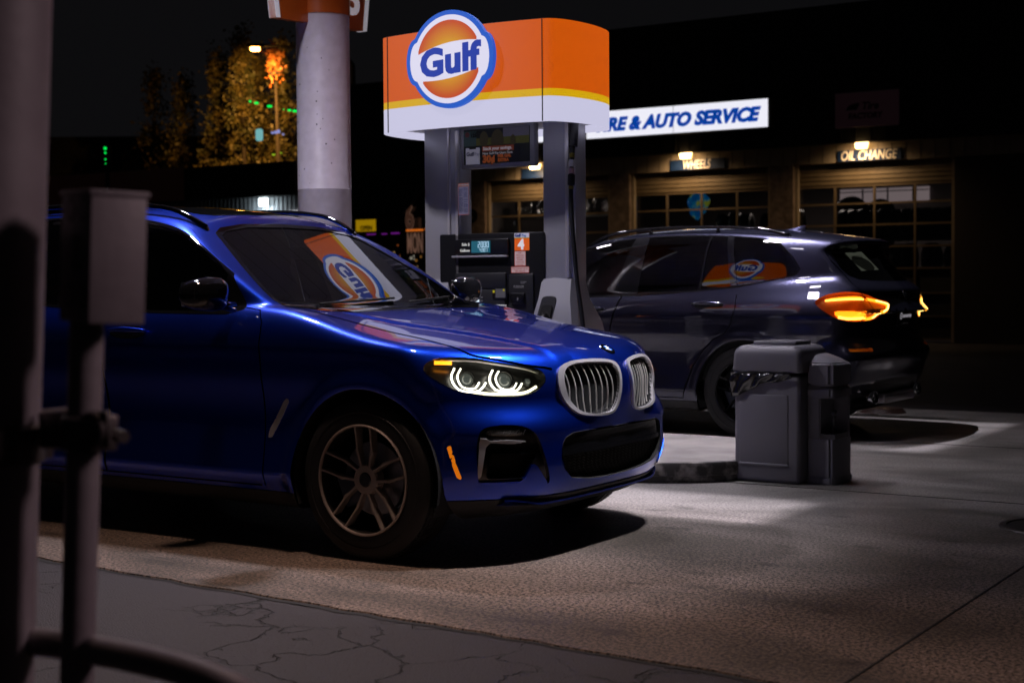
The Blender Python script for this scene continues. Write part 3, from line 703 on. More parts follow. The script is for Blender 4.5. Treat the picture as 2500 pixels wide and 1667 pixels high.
        # roof rail
        xs=np.linspace(-1.27,-3.10,40); P=on_top([(x,s*(.612-.02*((x+2.2)/.9)**2)) for x in xs]); e=np.clip(np.minimum(np.arange(40),np.arange(40)[::-1])/6,0,1); P[:,2]+=.012+.030*(e*e*(3-2*e))
        rr=MB(); rr.tube([tuple(q) for q in P],.0135,10)
        for i in (0,13,26,39): rr.tube([tuple(P[i]-np.array([0,0,.05])),tuple(P[i])],[.02,.012],8)
        part(rr,'roof_rail',M_GB,r,True)
    # aerial
    af=MB(); bm=af.b; A=[]
    for i,t in enumerate(np.linspace(0,1,10)):
        w=.026*math.sin(math.pi*min(1,.12+t*.9))**.6; h=.055*t**1.4*(1 if t<.93 else .85); x=-2.80-.19*t
        z0=float(S_roof(x)); A.append([bm.verts.new((x,-w,z0-.01)),bm.verts.new((x,-w*.35,z0+h*.75)),bm.verts.new((x,0,z0+h)),bm.verts.new((x,w*.35,z0+h*.75)),bm.verts.new((x,w,z0-.01))])
    for i in range(9):
        for j in range(4): bm.faces.new((A[i][j],A[i][j+1],A[i+1][j+1],A[i+1][j]))
    bm.faces.new(A[-1]); bm.faces.new(A[0][::-1]); part(af,'roof_antenna',PT,r,auto=50)
    # wipers
    for y0,y1 in ((-.55,.05),(.12,.62)):
        P=drop([(0.2,y,1.132+.0018*i) for i,y in enumerate(np.linspace(y0,y1,12))],(-1,0,0),1.5); ribtube('wiper',P,.006,M_BK,r,.008)
    # wheels and liners
    for wx in (0,-2.864):
        for s in (1,-1):
            wheel(r,wx,s,rim); ln=MB(); prof=[]
            Rr=.408; n=28; A=[]
            for i in range(n+1):
                a=math.pi*1.22*i/n-.11*math.pi; A.append((wx+Rr*math.cos(a),.365+Rr*math.sin(a)))
            for i in range(n):
                (xa,za),(xb,zb)=A[i],A[i+1]; ln.quad((xa,s*.925,za),(xb,s*.925,zb),(xb,s*.55,zb),(xa,s*.55,za))
            ln.b.faces.new([ln.b.verts.new((x,s*.55,z)) for x,z in A]); part(ln,'wheel_arch_liner',M_VOID,r)
    # cabin
    tub=MB(); tub.box(-3.3,-.65,-.80,.80,.28,.50); tub.box(-.66,-.30,-.74,.74,.5,1.06,.05); tub.box(-1.0,-.55,-.76,.76,.86,1.06,.06); tub.box(-3.45,-2.9,-.74,.74,.5,1.0,.03)
    tub.box(-3.3,-.8,-.86,-.80,.45,1.06,.02); tub.box(-3.3,-.8,.80,.86,.45,1.06,.02)
    tub.box(.05,.55,-.55,.55,.3,.78); part(tub,'cabin_trim',M_INT,r,auto=40)
    for y in (-.38,.38):
        st=MB(); st.box(-1.95,-1.45,y-.26,y+.26,.52,.68,.06,3); st.box(-.08,.08,-.25,.25,-.0,.62,.06,3,M=Matrix.Translation((-1.98,y,.62))@Matrix.Rotation(-.22,4,'Y')); st.box(-.05,.05,-.13,.13,.66,.84,.045,3,M=Matrix.Translation((-1.98,y,.62))@Matrix.Rotation(-.18,4,'Y'))
        part(st,'front_seat',M_SEAT,r,auto=50)
    st=MB(); st.box(-2.9,-2.4,-.66,.66,.55,.70,.06,3); st.box(-2.98,-2.84,-.66,.66,.62,1.14,.06,3); part(st,'rear_seat',M_SEAT,r,auto=50)
    sw=MB(); sw.tube([(0,.185*math.cos(a),.185*math.sin(a)) for a in np.linspace(0,2*math.pi,28,endpoint=False)],.014,8,closed=True); sw.box(-.02,.02,-.17,.17,-.02,.02,.01); part(sw,'steering_wheel',M_INT,r,True,M=Matrix.Translation((-1.17,.38,.96))@Matrix.Rotation(-.38,4,'Y'))
    mr=MB(); mr.box(-.02,.02,-.12,.12,-.035,.035,.015); part(mr,'rear_view_mirror',M_BK,r,auto=40,M=Matrix.Translation((-1.12,0,1.40)))
    return r,plate
PB=paint('estoril_blue_paint',(.002,.045,.60)); PG=paint('graphite_grey_paint',(.034,.035,.066))
RIMB=pm('machined_rim_dark',(.42,.35,.31),.42,.5); RIMG=pm('black_rim',(.03,.03,.035),.2,.8,coat=.5)
CARZ=.02
CAR,PLATE=make_car('parked_car',ST@Matrix.Translation((0,0,0)),PB,'metallic blue sport utility car with lit headlights parked in front of the pump',True,True,RIMB,M_WF,'black')
SUB={PB.name:PG,RIMB.name:RIMG,M_WF.name:M_WP}
_mc={}
def clone(o,parent=None,sub={}):
    c=o.copy(); COL.objects.link(c)
    if o.data:
        if o.data.name not in _mc:
            if any(m and m.name in sub for m in o.data.materials):
                me=o.data.copy()
                for i,m in enumerate(me.materials):
                    if m and m.name in sub: me.materials[i]=sub[m.name]
                _mc[o.data.name]=me
            else: _mc[o.data.name]=o.data
        c.data=_mc[o.data.name]
    if parent is not None: c.parent=parent
    for ch in o.children: clone(ch,c,sub)
    return c
GREYM=Matrix.Translation((-.0714,13.8106,0))@Matrix.Rotation(2.5587,4,'Z')
CAR2=clone(CAR,None,SUB); CAR2.matrix_world=GREYM; CAR2['label']='dark grey sport utility car with glowing amber tail lights behind the pump'
CAR['group']=CAR2['group']='cars at the pump island'

def X(x0,x1,y0,y1,z0,z1,bev=0,**k): return MB().box(x0,x1,y0,y1,z0,z1,bev,**k)
def thing(name,label,cat,loc=(0,0,0),group=None,rz=0): return root(name,ST@Matrix.Translation(loc)@Matrix.Rotation(rz,4,'Z'),label,cat,group)
def solo(mb,name,mat,label,cat,group=None,smooth=False,auto=None,kind=None):
    return link(name,mb.mesh(name,mat,smooth,auto),None,label,cat,group,kind,M=ST.copy())
def emi(name,c,s=1.): return pm(name,(.02,.02,.02),.6,emit=c,es=s)
def txt(name,body,size,mat,parent,loc,rot=(math.pi/2,0,0),ext=.002,off=0.,shear=0.,align='LEFT',sx=1.,sp=1.,par_rel=True):
    me=text_mesh(name,body,size,mat,ext,off,shear,align,sx,sp)
    from mathutils import Euler
    return link(name,me,parent,None,M=Matrix.Translation(loc)@Euler(rot).to_matrix().to_4x4())
# ================= ground =================
def ground_mats():
    a=pm('asphalt',(.030,.026,.034),.62); n,l,b=nodes(a); tc=n.new('ShaderNodeTexCoord')
    t1=n.new('ShaderNodeTexNoise'); t1.inputs['Scale'].default_value=1.1; t1.inputs['Detail'].default_value=8; l.new(tc.outputs['Object'],t1.inputs['Vector'])
    t2=n.new('ShaderNodeTexNoise'); t2.inputs['Scale'].default_value=130; t2.inputs['Detail'].default_value=3; l.new(tc.outputs['Object'],t2.inputs['Vector'])
    # alligator cracks
    nd=n.new('ShaderNodeTexNoise'); nd.inputs['Scale'].default_value=3.5; nd.inputs['Detail'].default_value=5; l.new(tc.outputs['Object'],nd.inputs['Vector'])
    vm=n.new('ShaderNodeVectorMath'); vm.operation='MULTIPLY_ADD'; vm.inputs[1].default_value=(.42,.42,.42); l.new(nd.outputs['Color'],vm.inputs[0]); l.new(tc.outputs['Object'],vm.inputs[2])
    vo=n.new('ShaderNodeTexVoronoi'); vo.feature='DISTANCE_TO_EDGE'; vo.inputs['Scale'].default_value=2.6; l.new(vm.outputs[0],vo.inputs['Vector'])
    cr=n.new('ShaderNodeMapRange'); cr.inputs['From Min'].default_value=.004; cr.inputs['From Max'].default_value=.022; l.new(vo.outputs['Distance'],cr.inputs[0])
    msk=n.new('ShaderNodeMapRange'); msk.inputs['From Min'].default_value=.44; msk.inputs['From Max'].default_value=.52; l.new(t1.outputs[0],msk.inputs[0])
    mm=n.new('ShaderNodeMath'); mm.operation='MAXIMUM'; inv=n.new('ShaderNodeMath'); inv.operation='SUBTRACT'; inv.inputs[0].default_value=1; l.new(msk.outputs[0],inv.inputs[1]); l.new(cr.outputs[0],mm.inputs[0]); l.new(inv.outputs[0],mm.inputs[1])
    r=n.new('ShaderNodeValToRGB'); r.color_ramp.elements[0].position=.36; r.color_ramp.elements[0].color=(.010,.008,.0105,1); r.color_ramp.elements[1].position=.68; r.color_ramp.elements[1].color=(.034,.026,.033,1); l.new(t2.outputs[0],r.inputs[0])
    mu=n.new('ShaderNodeMix'); mu.data_type='RGBA'; mu.blend_type='MULTIPLY'; mu.inputs['Factor'].default_value=1; l.new(r.outputs[0],mu.inputs[6]); l.new(mm.outputs[0],mu.inputs[7]); l.new(mu.outputs[2],b.inputs['Base Color'])
    ad=n.new('ShaderNodeMath'); ad.operation='MULTIPLY_ADD'; ad.inputs[1].default_value=1.6; l.new(mm.outputs[0],ad.inputs[0]); l.new(t2.outputs[0],ad.inputs[2])
    bp=n.new('ShaderNodeBump'); bp.inputs['Strength'].default_value=.9; bp.inputs['Distance'].default_value=.008; l.new(ad.outputs[0],bp.inputs['Height']); l.new(bp.outputs[0],b.inputs['Normal'])
    c=pm('forecourt_concrete',(.2,.18,.16),.7); n,l,b=nodes(c); tc=n.new('ShaderNodeTexCoord')
    s1=n.new('ShaderNodeTexNoise'); s1.inputs['Scale'].default_value=64; s1.inputs['Detail'].default_value=2; s1.inputs['Roughness'].default_value=.8; l.new(tc.outputs['Object'],s1.inputs['Vector'])
    mp=n.new('ShaderNodeMapping'); mp.inputs['Scale'].default_value=(.55,1.15,1); l.new(tc.outputs['Object'],mp.inputs[0])
    s2=n.new('ShaderNodeTexNoise'); s2.inputs['Scale'].default_value=.85; s2.inputs['Detail'].default_value=7; s2.inputs['Roughness'].default_value=.6; s2.inputs['Distortion'].default_value=.6; l.new(mp.outputs[0],s2.inputs['Vector'])
    s3=n.new('ShaderNodeTexNoise'); s3.inputs['Scale'].default_value=5.5; s3.inputs['Detail'].default_value=5; l.new(mp.outputs[0],s3.inputs['Vector'])
    sep=n.new('ShaderNodeSeparateXYZ'); l.new(tc.outputs['Object'],sep.inputs[0])
    # exposed aggregate grades from dark brown to pale towards the pump island
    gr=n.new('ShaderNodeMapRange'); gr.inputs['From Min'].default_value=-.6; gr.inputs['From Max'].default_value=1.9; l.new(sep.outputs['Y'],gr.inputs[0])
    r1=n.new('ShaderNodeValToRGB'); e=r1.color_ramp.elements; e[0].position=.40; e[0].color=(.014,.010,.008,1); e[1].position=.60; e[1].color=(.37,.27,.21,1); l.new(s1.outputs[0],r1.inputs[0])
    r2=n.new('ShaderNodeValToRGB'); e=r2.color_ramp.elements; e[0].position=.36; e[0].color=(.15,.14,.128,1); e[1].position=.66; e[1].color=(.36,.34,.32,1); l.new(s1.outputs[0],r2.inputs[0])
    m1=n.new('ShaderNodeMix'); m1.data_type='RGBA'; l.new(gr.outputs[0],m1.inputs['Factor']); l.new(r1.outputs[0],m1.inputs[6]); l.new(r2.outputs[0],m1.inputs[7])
    st=n.new('ShaderNodeValToRGB'); e=st.color_ramp.elements; e[0].position=.34; e[0].color=(.20,.205,.17,1); e[1].position=.60; e[1].color=(1,1,1,1); l.new(s2.outputs[0],st.inputs[0])
    m2=n.new('ShaderNodeMix'); m2.data_type='RGBA'; m2.blend_type='MULTIPLY'; m2.inputs['Factor'].default_value=.95; l.new(m1.outputs[2],m2.inputs[6]); l.new(st.outputs[0],m2.inputs[7])
    st2=n.new('ShaderNodeValToRGB'); e=st2.color_ramp.elements; e[0].position=.27; e[0].color=(.22,.22,.2,1); e[1].position=.40; e[1].color=(1,1,1,1); l.new(s3.outputs[0],st2.inputs[0])
    m3=n.new('ShaderNodeMix'); m3.data_type='RGBA'; m3.blend_type='MULTIPLY'; m3.inputs['Factor'].default_value=.75; l.new(m2.outputs[2],m3.inputs[6]); l.new(st2.outputs[0],m3.inputs[7]); l.new(m3.outputs[2],b.inputs['Base Color'])
    bp=n.new('ShaderNodeBump'); bp.inputs['Strength'].default_value=.3; bp.inputs['Distance'].default_value=.004; l.new(s1.outputs[0],bp.inputs['Height']); l.new(bp.outputs[0],b.inputs['Normal'])
    mr=n.new('ShaderNodeMapRange'); mr.inputs['To Min'].default_value=.45; mr.inputs['To Max'].default_value=.8; l.new(s2.outputs[0],mr.inputs[0]); l.new(mr.outputs[0],b.inputs['Roughness'])
    return a,c
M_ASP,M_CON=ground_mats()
def edge(x): return -1.68-.054*x
solo(MB().quad((-220,-120,-.008),(160,-120,-.008),(160,260,-.008),(-220,260,-.008)),'ground',M_ASP,None,None,kind='structure')
g=MB(); rnd=random.Random(4); xs=np.arange(-24,9.01,.11)
bot=[]; 
for x in xs: bot.append((x,edge(x)+.012*rnd.uniform(-1,1)))
vt=[g.b.verts.new((x,y,.0)) for x,y in bot]; vm_=[g.b.verts.new((x,y-.004,-.008)) for x,y in bot]; up=[g.b.verts.new((x,7.75-.02*x,.0)) for x,y in bot]
for i in range(len(xs)-1): g.b.faces.new((vt[i],vt[i+1],up[i+1],up[i])); g.b.faces.new((vm_[i],vm_[i+1],vt[i+1],vt[i]))
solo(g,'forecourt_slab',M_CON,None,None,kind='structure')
M_JT=pm('joint_sealant',(.010,.010,.010),.8)
jm=MB()
for i in range(len(bot)-1):
    (xa,ya),(xb,yb_)=bot[i],bot[i+1]; jm.quad((xa,ya-.004,-.0055),(xb,yb_-.004,-.0055),(xb,yb_-.030-.008*math.sin(xb*3),-.0055),(xa,ya-.030-.008*math.sin(xa*3),-.0055))
for x in (2.52,-3.6): jm.box(x-.0045,x+.0045,edge(x)+.02,7.7,.0004,.0026)
jm.box(-24,9,2.22,2.232,.0004,.0022); jm.box(-24,9,4.9,4.912,.0004,.0022)
solo(jm,'slab_joints',M_JT,None,None,kind='structure')
GZ=0.
mh=thing('manhole_cover','dark round steel cover set flush in the concrete at the right edge','cover',(2.42,1.53,GZ))
q=MB(); q.lathe([(.0,.006),(.24,.006),(.245,.0)],48,'Z'); part(q,'cover_plate',noisy(pm('cover_steel',(.02,.018,.018),.6,.4),40,bump=.5),mh,auto=30)
q=MB(); q.lathe([(.25,.001),(.25,.008),(.28,.008),(.285,.001)],48,'Z'); part(q,'cover_ring',pm('cover_ring_steel',(.05,.045,.042),.5,.5),mh,auto=30)
mh=thing('tank_fill_cover','low dark fuel tank lid on the ground behind the grey car','cover',(-.44,7.28,GZ))
q=MB(); q.lathe([(.0,.045),(.17,.04),(.21,.0)],40,'Z'); part(q,'cover_plate',pm('fill_cover_paint',(.03,.012,.008),.5),mh,auto=30)
# ================= pump island =================
def capsule(r,x0=-6.6,x1=-.42,yc=2.75,n=20):
    p=[(x1+r*math.sin(a),yc-r*math.cos(a)) for a in np.linspace(0,math.pi,n)]; p+=[(x0-r*math.sin(a),yc+r*math.cos(a)) for a in np.linspace(0,math.pi,n)]; return p
isl=thing('pump_island','low concrete island with rounded steel-edged kerb under the fuel pump','island')
M_ICON=noisy(pm('island_concrete',(.27,.25,.23),.75),3.2,(.42,.39,.36),bump=.3,bscale=70)
M_STL=noisy(pm('scuffed_kerb_steel',(.055,.052,.05),.5,.1),9,(.42,.39,.36),bump=.7,bscale=25,lo=.50,hi=.70)
q=MB(); q.prism(capsule(.845),lambda a,b:(a,b,GZ+.02),lambda a,b:(a,b,GZ+.122)); part(q,'island_top',M_ICON,isl)
q=MB(); rg=[]
for r0,z in ((.862,GZ),(.862,GZ+.04),(.875,GZ+.045),(.878,GZ+.10),(.868,GZ+.122),(.845,GZ+.126)): rg.append([q.b.verts.new((a,b,z)) for a,b in capsule(r0,n=26)])
for i in range(len(rg)-1):
    for k in range(len(rg[0])): q.b.faces.new((rg[i][k],rg[i][(k+1)%len(rg[0])],rg[i+1][(k+1)%len(rg[0])],rg[i+1][k]))
part(q,'kerb_edging',M_STL,isl,auto=40)
IZ=GZ+.122
# ================= fuel dispenser =================
M_BRU=noisy(pm('brushed_steel',(.50,.50,.54),.42,.45),22,rough_var=.08,stretch=(1,1,.04)); M_BLKP=pm('pump_black_panel',(.010,.010,.012),.28,coat=.3)
M_DKP=pm('pump_dark_grey',(.022,.022,.026),.4)
M_ORS=emi('sign_face_orange',(.58,.085,.002),1.); M_YES=emi('sign_face_yellow',(.62,.36,.004),1.); M_WHS=emi('sign_face_white',(.56,.55,.73),1.)
M_LB=emi('sign_logo_blue',(.0,.085,.52),1.); M_LW=emi('sign_logo_white',(.70,.68,.84),1.); M_LT=emi('sign_letter_blue',(.0,.03,.34),1.)
dsp=thing('fuel_dispenser','steel and black petrol pump number 4 with a lit orange sign on top','fuel pump')
def lozenge(yf=1.97,yb=2.75,xl=-2.08,xr=-.845,bow=.055,e=.145,n=14,grow=0.):
    p=[]; yc=(yf+yb)/2; h=(yb-yf)/2
    for t in np.linspace(0,1,9): x=xl+(xr-xl)*t; p.append((x,yf-bow*4*t*(1-t)*1.0))
    for a in np.linspace(0,math.pi,n)[1:-1]: p.append((xr+e*math.sin(a)**.9,yc-h*math.cos(a)))
    for t in np.linspace(1,0,9): x=xl+(xr-xl)*t; p.append((x,yb+bow*4*t*(1-t)))
    for a in np.linspace(0,math.pi,n)[1:-1]: p.append((xl-e*math.sin(a)**.9,yc+h*math.cos(a)))
    if grow:
        c=np.array([(xl+xr)/2,yc]); p=[tuple(np.array(q)+grow*(np.array(q)-c)/np.linalg.norm(np.array(q)-c)) for q in p]
    return p
LZ=lozenge()
for nm,z0,z1,mt in (('sign_band',2.252,2.414,M_WHS),('sign_band',2.414,2.461,M_YES),('sign_band',2.461,2.90,M_ORS)):
    q=MB(); a=[q.b.verts.new((x,y,z0)) for x,y in LZ]; b=[q.b.verts.new((x,y,z1)) for x,y in LZ]
    for k in range(len(a)): q.b.faces.new((a[k],a[(k+1)%len(a)],b[(k+1)%len(a)],b[k]))
    part(q,nm,mt,dsp,smooth=True)
q=MB(); q.prism(lozenge(grow=-.012),lambda a,b:(a,b,2.888),lambda a,b:(a,b,2.905)); part(q,'sign_roof',M_DKP,dsp)
q=MB(); q.prism(lozenge(grow=-.03),lambda a,b:(a,b,2.30),lambda a,b:(a,b,2.32)); part(q,'sign_soffit',pm('soffit_white',(.5,.5,.55),.5),dsp)
for xx in (-.845,-2.08):
    q=MB(); q.box(xx-.003,xx+.003,1.965,1.97,2.255,2.898); part(q,'sign_corner_seam',M_DKP,dsp)
# round logo, on both faces
def logo(parent,Mx):
    R=.317; W=.335
    def outline(R,W,hb,n=40):
        P=[]
        for k in range(n*4):
            a=2*math.pi*k/(n*4); c,s=math.cos(a),math.sin(a); r=R
            # bulging belt
            hw=hb*(1+.0*c); y=R*s
            rr=R
            if abs(R*s)<hw: rr=None
            P.append((a,rr))
        out=[]
        for a,rr in P:
            c,s=math.cos(a),math.sin(a)
            if rr is None:
                t=(R*s)/hb; bul=(W-R)*max(0,(1-abs(t)**6))**.5+ (R - math.sqrt(max(R*R-(R*s)**2,0)))*0
                xx=math.sqrt(R*R-(R*s)**2)+bul; out.append((math.copysign(xx,c),R*s))
            else: out.append((R*c,R*s))
        return out
    def disc(nm,poly,mat,y0,y1,tilt=0):
        q=MB(); q.prism(poly,lambda a,b:Mx@Vector((a,y0,b)),lambda a,b:Mx@Vector((a,y1,b))); return part(q,nm,mat,parent)
    d=disc('sign_logo',outline(R,W+.012,.155),M_LB,0,-.035)
    def sub(nm,poly,mat,y0,y1):
        q=MB(); q.prism(poly,lambda a,b:Mx@Vector((a,y0,b)),lambda a,b:Mx@Vector((a,y1,b))); return part(q,nm,mat,d)
    sub('logo_ring',outline(R*.905,(W)*.94,.130),M_LW,-.034,-.038)
    M_G=MATS.get('logo_orange_glow')
    if M_G is None:
        M_G=emi('logo_orange_glow',(.6,.08,.0),1.); n,l,b=nodes(M_G); tc=n.new('ShaderNodeTexCoord'); g=n.new('ShaderNodeVectorMath'); g.operation='DISTANCE'; g.inputs[1].default_value=(Mx.translation.x,0,Mx.translation.z)
        s_=n.new('ShaderNodeVectorMath'); s_.operation='MULTIPLY'; s_.inputs[1].default_value=(1,0,1); l.new(tc.outputs['Object'],s_.inputs[0]); l.new(s_.outputs[0],g.inputs[0])
        r=n.new('ShaderNodeValToRGB'); e=r.color_ramp.elements; e[0].position=.10; e[0].color=(.62,.30,.002,1); e[1].position=.24; e[1].color=(.50,.060,.002,1); l.new(g.outputs['Value'],r.inputs[0]); l.new(r.outputs[0],b.inputs['Emission Color'])
    r=R*.80
    up=[]; lo=[]
    for k in range(41):
        x=-r*.965+2*r*.965*k/40; up.append((x,math.sqrt(max(r*r-x*x,0))))
    belt=[(x,.108-.55*x*x+.028*x/.25) for x,_ in up]
    sub('logo_upper_half',[p for p in up if p[1]>.108-.55*p[0]**2+.028*p[0]/.25]+[p for p,u in list(zip(belt,up))[::-1] if u[1]>p[1]],M_G,-.037,-.041)
    belt=[(x,-.125+.45*x*x+.030*x/.25) for x,_ in up]
    sub('logo_lower_half',[(p[0],-p[1]) for p in up if -p[1]<-.125+.45*p[0]**2+.030*p[0]/.25]+[p for p,u in list(zip(belt,up))[::-1] if -u[1]<p[1]],M_G,-.037,-.041)
    me=text_mesh('logo_letters','Gulf',.243,M_LT,.002,.0105,0,'CENTER',1.08,1.04)
    for v in me.vertices: v.co.y+=v.co.x*.06
    link('logo_letters',me,d,M=Mx@Matrix.Translation((.0,-.040,-.088))@Matrix.Rotation(math.pi/2,4,'X'))
    return d
logo(dsp,Matrix.Translation((-1.505,1.915,2.692)))
logo(dsp,Matrix.Translation((-1.42,2.805,2.692))@Matrix.Rotation(math.pi,4,'Z'))
# columns and cabinet
def colm(x0,x1,nm='column'):
    q=MB(); q.box(x0,x1,2.36,2.50,1.24,2.34,.012); part(q,nm,M_BRU,dsp,auto=40)
colm(-2.07,-1.76); colm(-1.09,-.835)
q=MB(); q.box(-1.86,-1.845,2.345,2.36,1.3,2.3); q.box(-1.79,-1.77,2.34,2.36,1.3,2.28); part(q,'column_trim',M_CHR,dsp)
q=MB(); q.box(-.905,-.875,2.335,2.36,1.26,2.28,.004); part(q,'column_trim',M_CHR2 if False else M_CHR,dsp,auto=40)
# flared column foot right: steel shroud with nozzle boot
def flare(x0,x1,bx0,bx1,s):
    q=MB(); rings=[]
    for z,a,b,f,bk in ((1.255,x0,x1,2.345,2.52),(1.12,x0-.01,x1+.01,2.31,2.56),(.97,x0-.04,x1+.045,2.27,2.66),(.80,x0-.05,x1+.07,2.26,2.70),(.3,x0-.05,x1+.07,2.26,2.70),(IZ,x0-.05,x1+.07,2.26,2.70)):
        rings.append([q.b.verts.new(p) for p in ((a,f,z),(b-.03,f,z),(b,f+.04,z),(b,bk-.04,z),(b-.03,bk,z),(a,bk,z))])
    for i in range(len(rings)-1):
        for k in range(6): q.b.faces.new((rings[i][k],rings[i][(k+1)%6],rings[i+1][(k+1)%6],rings[i+1][k]))
    q.b.faces.new(rings[0]); part(q,'column_foot',M_BRU,dsp,auto=35)
flare(-1.09,-.835,0,0,1); flare(-2.07,-1.83,0,0,1)
q=MB(); pts=[(-1.12,.80),(-1.075,1.115),(-1.055,1.14),(-.975,1.14),(-.955,1.12),(-.965,1.05),(-1.0,.80)]
q.prism(smoothpoly(pts,1),lambda a,b:(a,2.29+(b-.8)*.25,b),lambda a,b:(a,2.225+(b-.8)*.25,b)); boot=part(q,'nozzle_boot',M_DKP,dsp,auto=35)
q=MB(); q.prism(smoothpoly([(a*.72-.288,b*.8+.17) for a,b in pts],1),lambda a,b:(a,2.24+(b-.8)*.25,b),lambda a,b:(a,2.215+(b-.8)*.25,b)); part(q,'boot_opening',M_VOID,boot)
q=MB(); q.box(-1.93,-1.075,2.34,2.72,IZ,1.57,.012); cab=part(q,'cabinet',M_BLKP,dsp,auto=40)
q=MB(); q.box(-1.79,-1.345,2.318,2.345,1.425,1.53,.008); part(q,'display_bezel',M_BLKP,cab,auto=40)
q=MB(); q.box(-1.80,-1.35,2.30,2.345,1.405,1.418,.004); part(q,'display_ledge',M_BRU,cab,auto=40)
q=MB(); q.box(-1.79,-1.37,2.325,2.345,1.19,1.30,.01); q.box(-1.79,-1.37,2.315,2.345,.95,1.185,.01); q.box(-1.345,-1.15,2.325,2.345,.98,1.29,.01); part(q,'door_panels',M_DKP,cab,auto=40)
q=MB(); q.box(-1.640,-1.487,2.312,2.320,1.437,1.517); lcd=part(q,'price_display',emi('display_teal',(.003,.085,.13),1.),dsp)
M_SEG=emi('display_digits',(.55,.78,1.0),1.0); M_TXT=emi('white_print_backlit',(.42,.42,.42),1.); M_WP_=pm('white_print',(.6,.6,.6),.5)
F0=(math.pi/2,0,0)
def seven(s,x,z,h,w,parent):
    seg={'0':'abcdef','2':'abged','4':'fgbc','3':'abgcd','8':'abcdefg','7':'abc'}; q=MB()
    for ch in s:
        if ch=='.': q.box(x-.004,x-.001,2.3105,2.3118,z,z+.003); continue
        t=h*.075; S={'a':(0,w,h-t,h),'d':(0,w,0,t),'g':(0,w,h/2-t/2,h/2+t/2),'f':(0,t,h/2,h),'e':(0,t,0,h/2),'b':(w-t,w,h/2,h),'c':(w-t,w,0,h/2)}
        for k in seg[ch]: a,b,c,d=S[k]; q.box(x+a,x+b,2.3105,2.3118,z+c,z+d)
        x+=w+h*.19
    part(q,'digits',M_SEG,parent)
seven('20.00',-1.585,1.472,.040,.0165,lcd); seven('4.387',-1.572,1.4425,.024,.0125,lcd)
txt('caption','Sale $',.027,M_TXT,cab,(-1.722,2.317,1.486),off=.0006); txt('caption','Gallons',.027,M_TXT,cab,(-1.738,2.317,1.445),off=.0006)
# stickers
def card(x0,x1,z0,z1,mat,nm='sticker',y=2.3375,label=None): 
    q=MB(); q.box(x0,x1,y,y+.004,z0,z1); return part(q,nm,mat,dsp,label=label)
M_STW=pm('sticker_white',(.62,.60,.70),.5,emit=(.55,.54,.66),es=.32); M_STO=pm('sticker_orange',(.75,.12,.01),.5,emit=(.75,.12,.01),es=.42); M_STY=pm('sticker_yellow',(.85,.6,.03),.5); M_STR=pm('sticker_red_print',(.55,.05,.02),.5); M_STB=pm('sticker_blue_print',(.01,.06,.35),.5); M_STP=pm('sticker_pale_pink',(.62,.45,.45),.5,emit=(.62,.45,.45),es=.25)  # emission on the stickers is painted light, they are no lamps
c=card(-1.303,-1.186,1.447,1.563,M_STO,label='orange sticker with the number 4'); q=MB(); q.box(-1.303,-1.186,2.3355,2.3375,1.533,1.563); part(q,'sticker_header',M_STW,c); q=MB(); q.box(-1.303,-1.186,2.3355,2.3375,1.527,1.533); part(q,'sticker_stripe',M_STY,c)
txt('print','Gulf',.027,M_STB,c,(-1.298,2.3345,1.539),off=.0012); txt('print','Pay',.026,pm('sticker_light_blue',(.05,.25,.6),.5),c,(-1.243,2.3345,1.539))
txt('print','4',.092,pm('sticker_pure_white',(.85,.85,.85),.5,emit=(.8,.8,.85),es=.4),c,(-1.272,2.3345,1.456),off=.004)  # white numeral emits a little in place of light falling on it
c=card(-1.303,-1.215,1.343,1.444,M_STP,label='pale sticker with cash and credit instructions'); q=MB()
for z,w in ((1.444,0),(1.343,0)): q.box(-1.303,-1.215,2.336,2.3375,z-.002,z+.002)
for x in (-1.303,-1.215): q.box(x-.0015,x+.0015,2.336,2.3375,1.343,1.444)
part(q,'sticker_border',M_STR,c)
for i,(t,s) in enumerate((('Cash',.017),('Please pay',.0135),('cashier first',.0125),('Credit',.017),('Insert card',.0135),('into pump',.0125))): txt('print',t,s,M_STR,c,(-1.259,2.3345,1.427-.0155*i),align='CENTER',ext=.0004)
c=card(-1.330,-1.189,1.297,1.338,M_STP,label='pale sticker with the ethanol notice'); q=MB()
for z in (1.297,1.338): q.box(-1.330,-1.189,2.336,2.3375,z-.002,z+.002)
for x in (-1.330,-1.189): q.box(x-.0015,x+.0015,2.336,2.3375,1.297,1.338)
part(q,'sticker_border',M_STR,c)
txt('print','May contain up to',.0165,M_STR,c,(-1.2595,2.3345,1.321),align='CENTER',ext=.0004); txt('print','10% ethanol',.0165,M_STR,c,(-1.2595,2.3345,1.304),align='CENTER',ext=.0004)
q=MB(); q.box(-1.694,-1.580,2.308,2.316,1.065,1.153,.003); part(q,'touch_screen',emi('screen_white',(.75,.85,.95),1.05),dsp)
q=MB()
for z in (1.132,1.108,1.084):
    q.box(-1.565,-1.549,2.308,2.316,z-.006,z+.006,.002); q.box(-1.726,-1.712,2.308,2.316,z-.006,z+.006,.002)
part(q,'screen_buttons',pm('button_grey',(.25,.25,.27),.5),dsp,auto=40)
q=MB(); q.box(-1.469,-1.350,2.309,2.317,1.120,1.196,.002); cr_=part(q,'card_reader',M_BLKP,dsp,auto=40)
q=MB(); q.box(-1.440,-1.360,2.306,2.31,1.13,1.19); part(q,'reader_label',pm('label_grey',(.16,.16,.17),.4),cr_); q=MB(); q.box(-1.462,-1.447,2.305,2.31,1.163,1.180); q.box(-1.378,-1.366,2.303,2.306,1.175,1.188); part(q,'reader_icon',pm('label_yellow',(.55,.50,.02),.4,emit=(.55,.5,.02),es=.3),cr_)  # yellow icon glows faintly, light put into the material
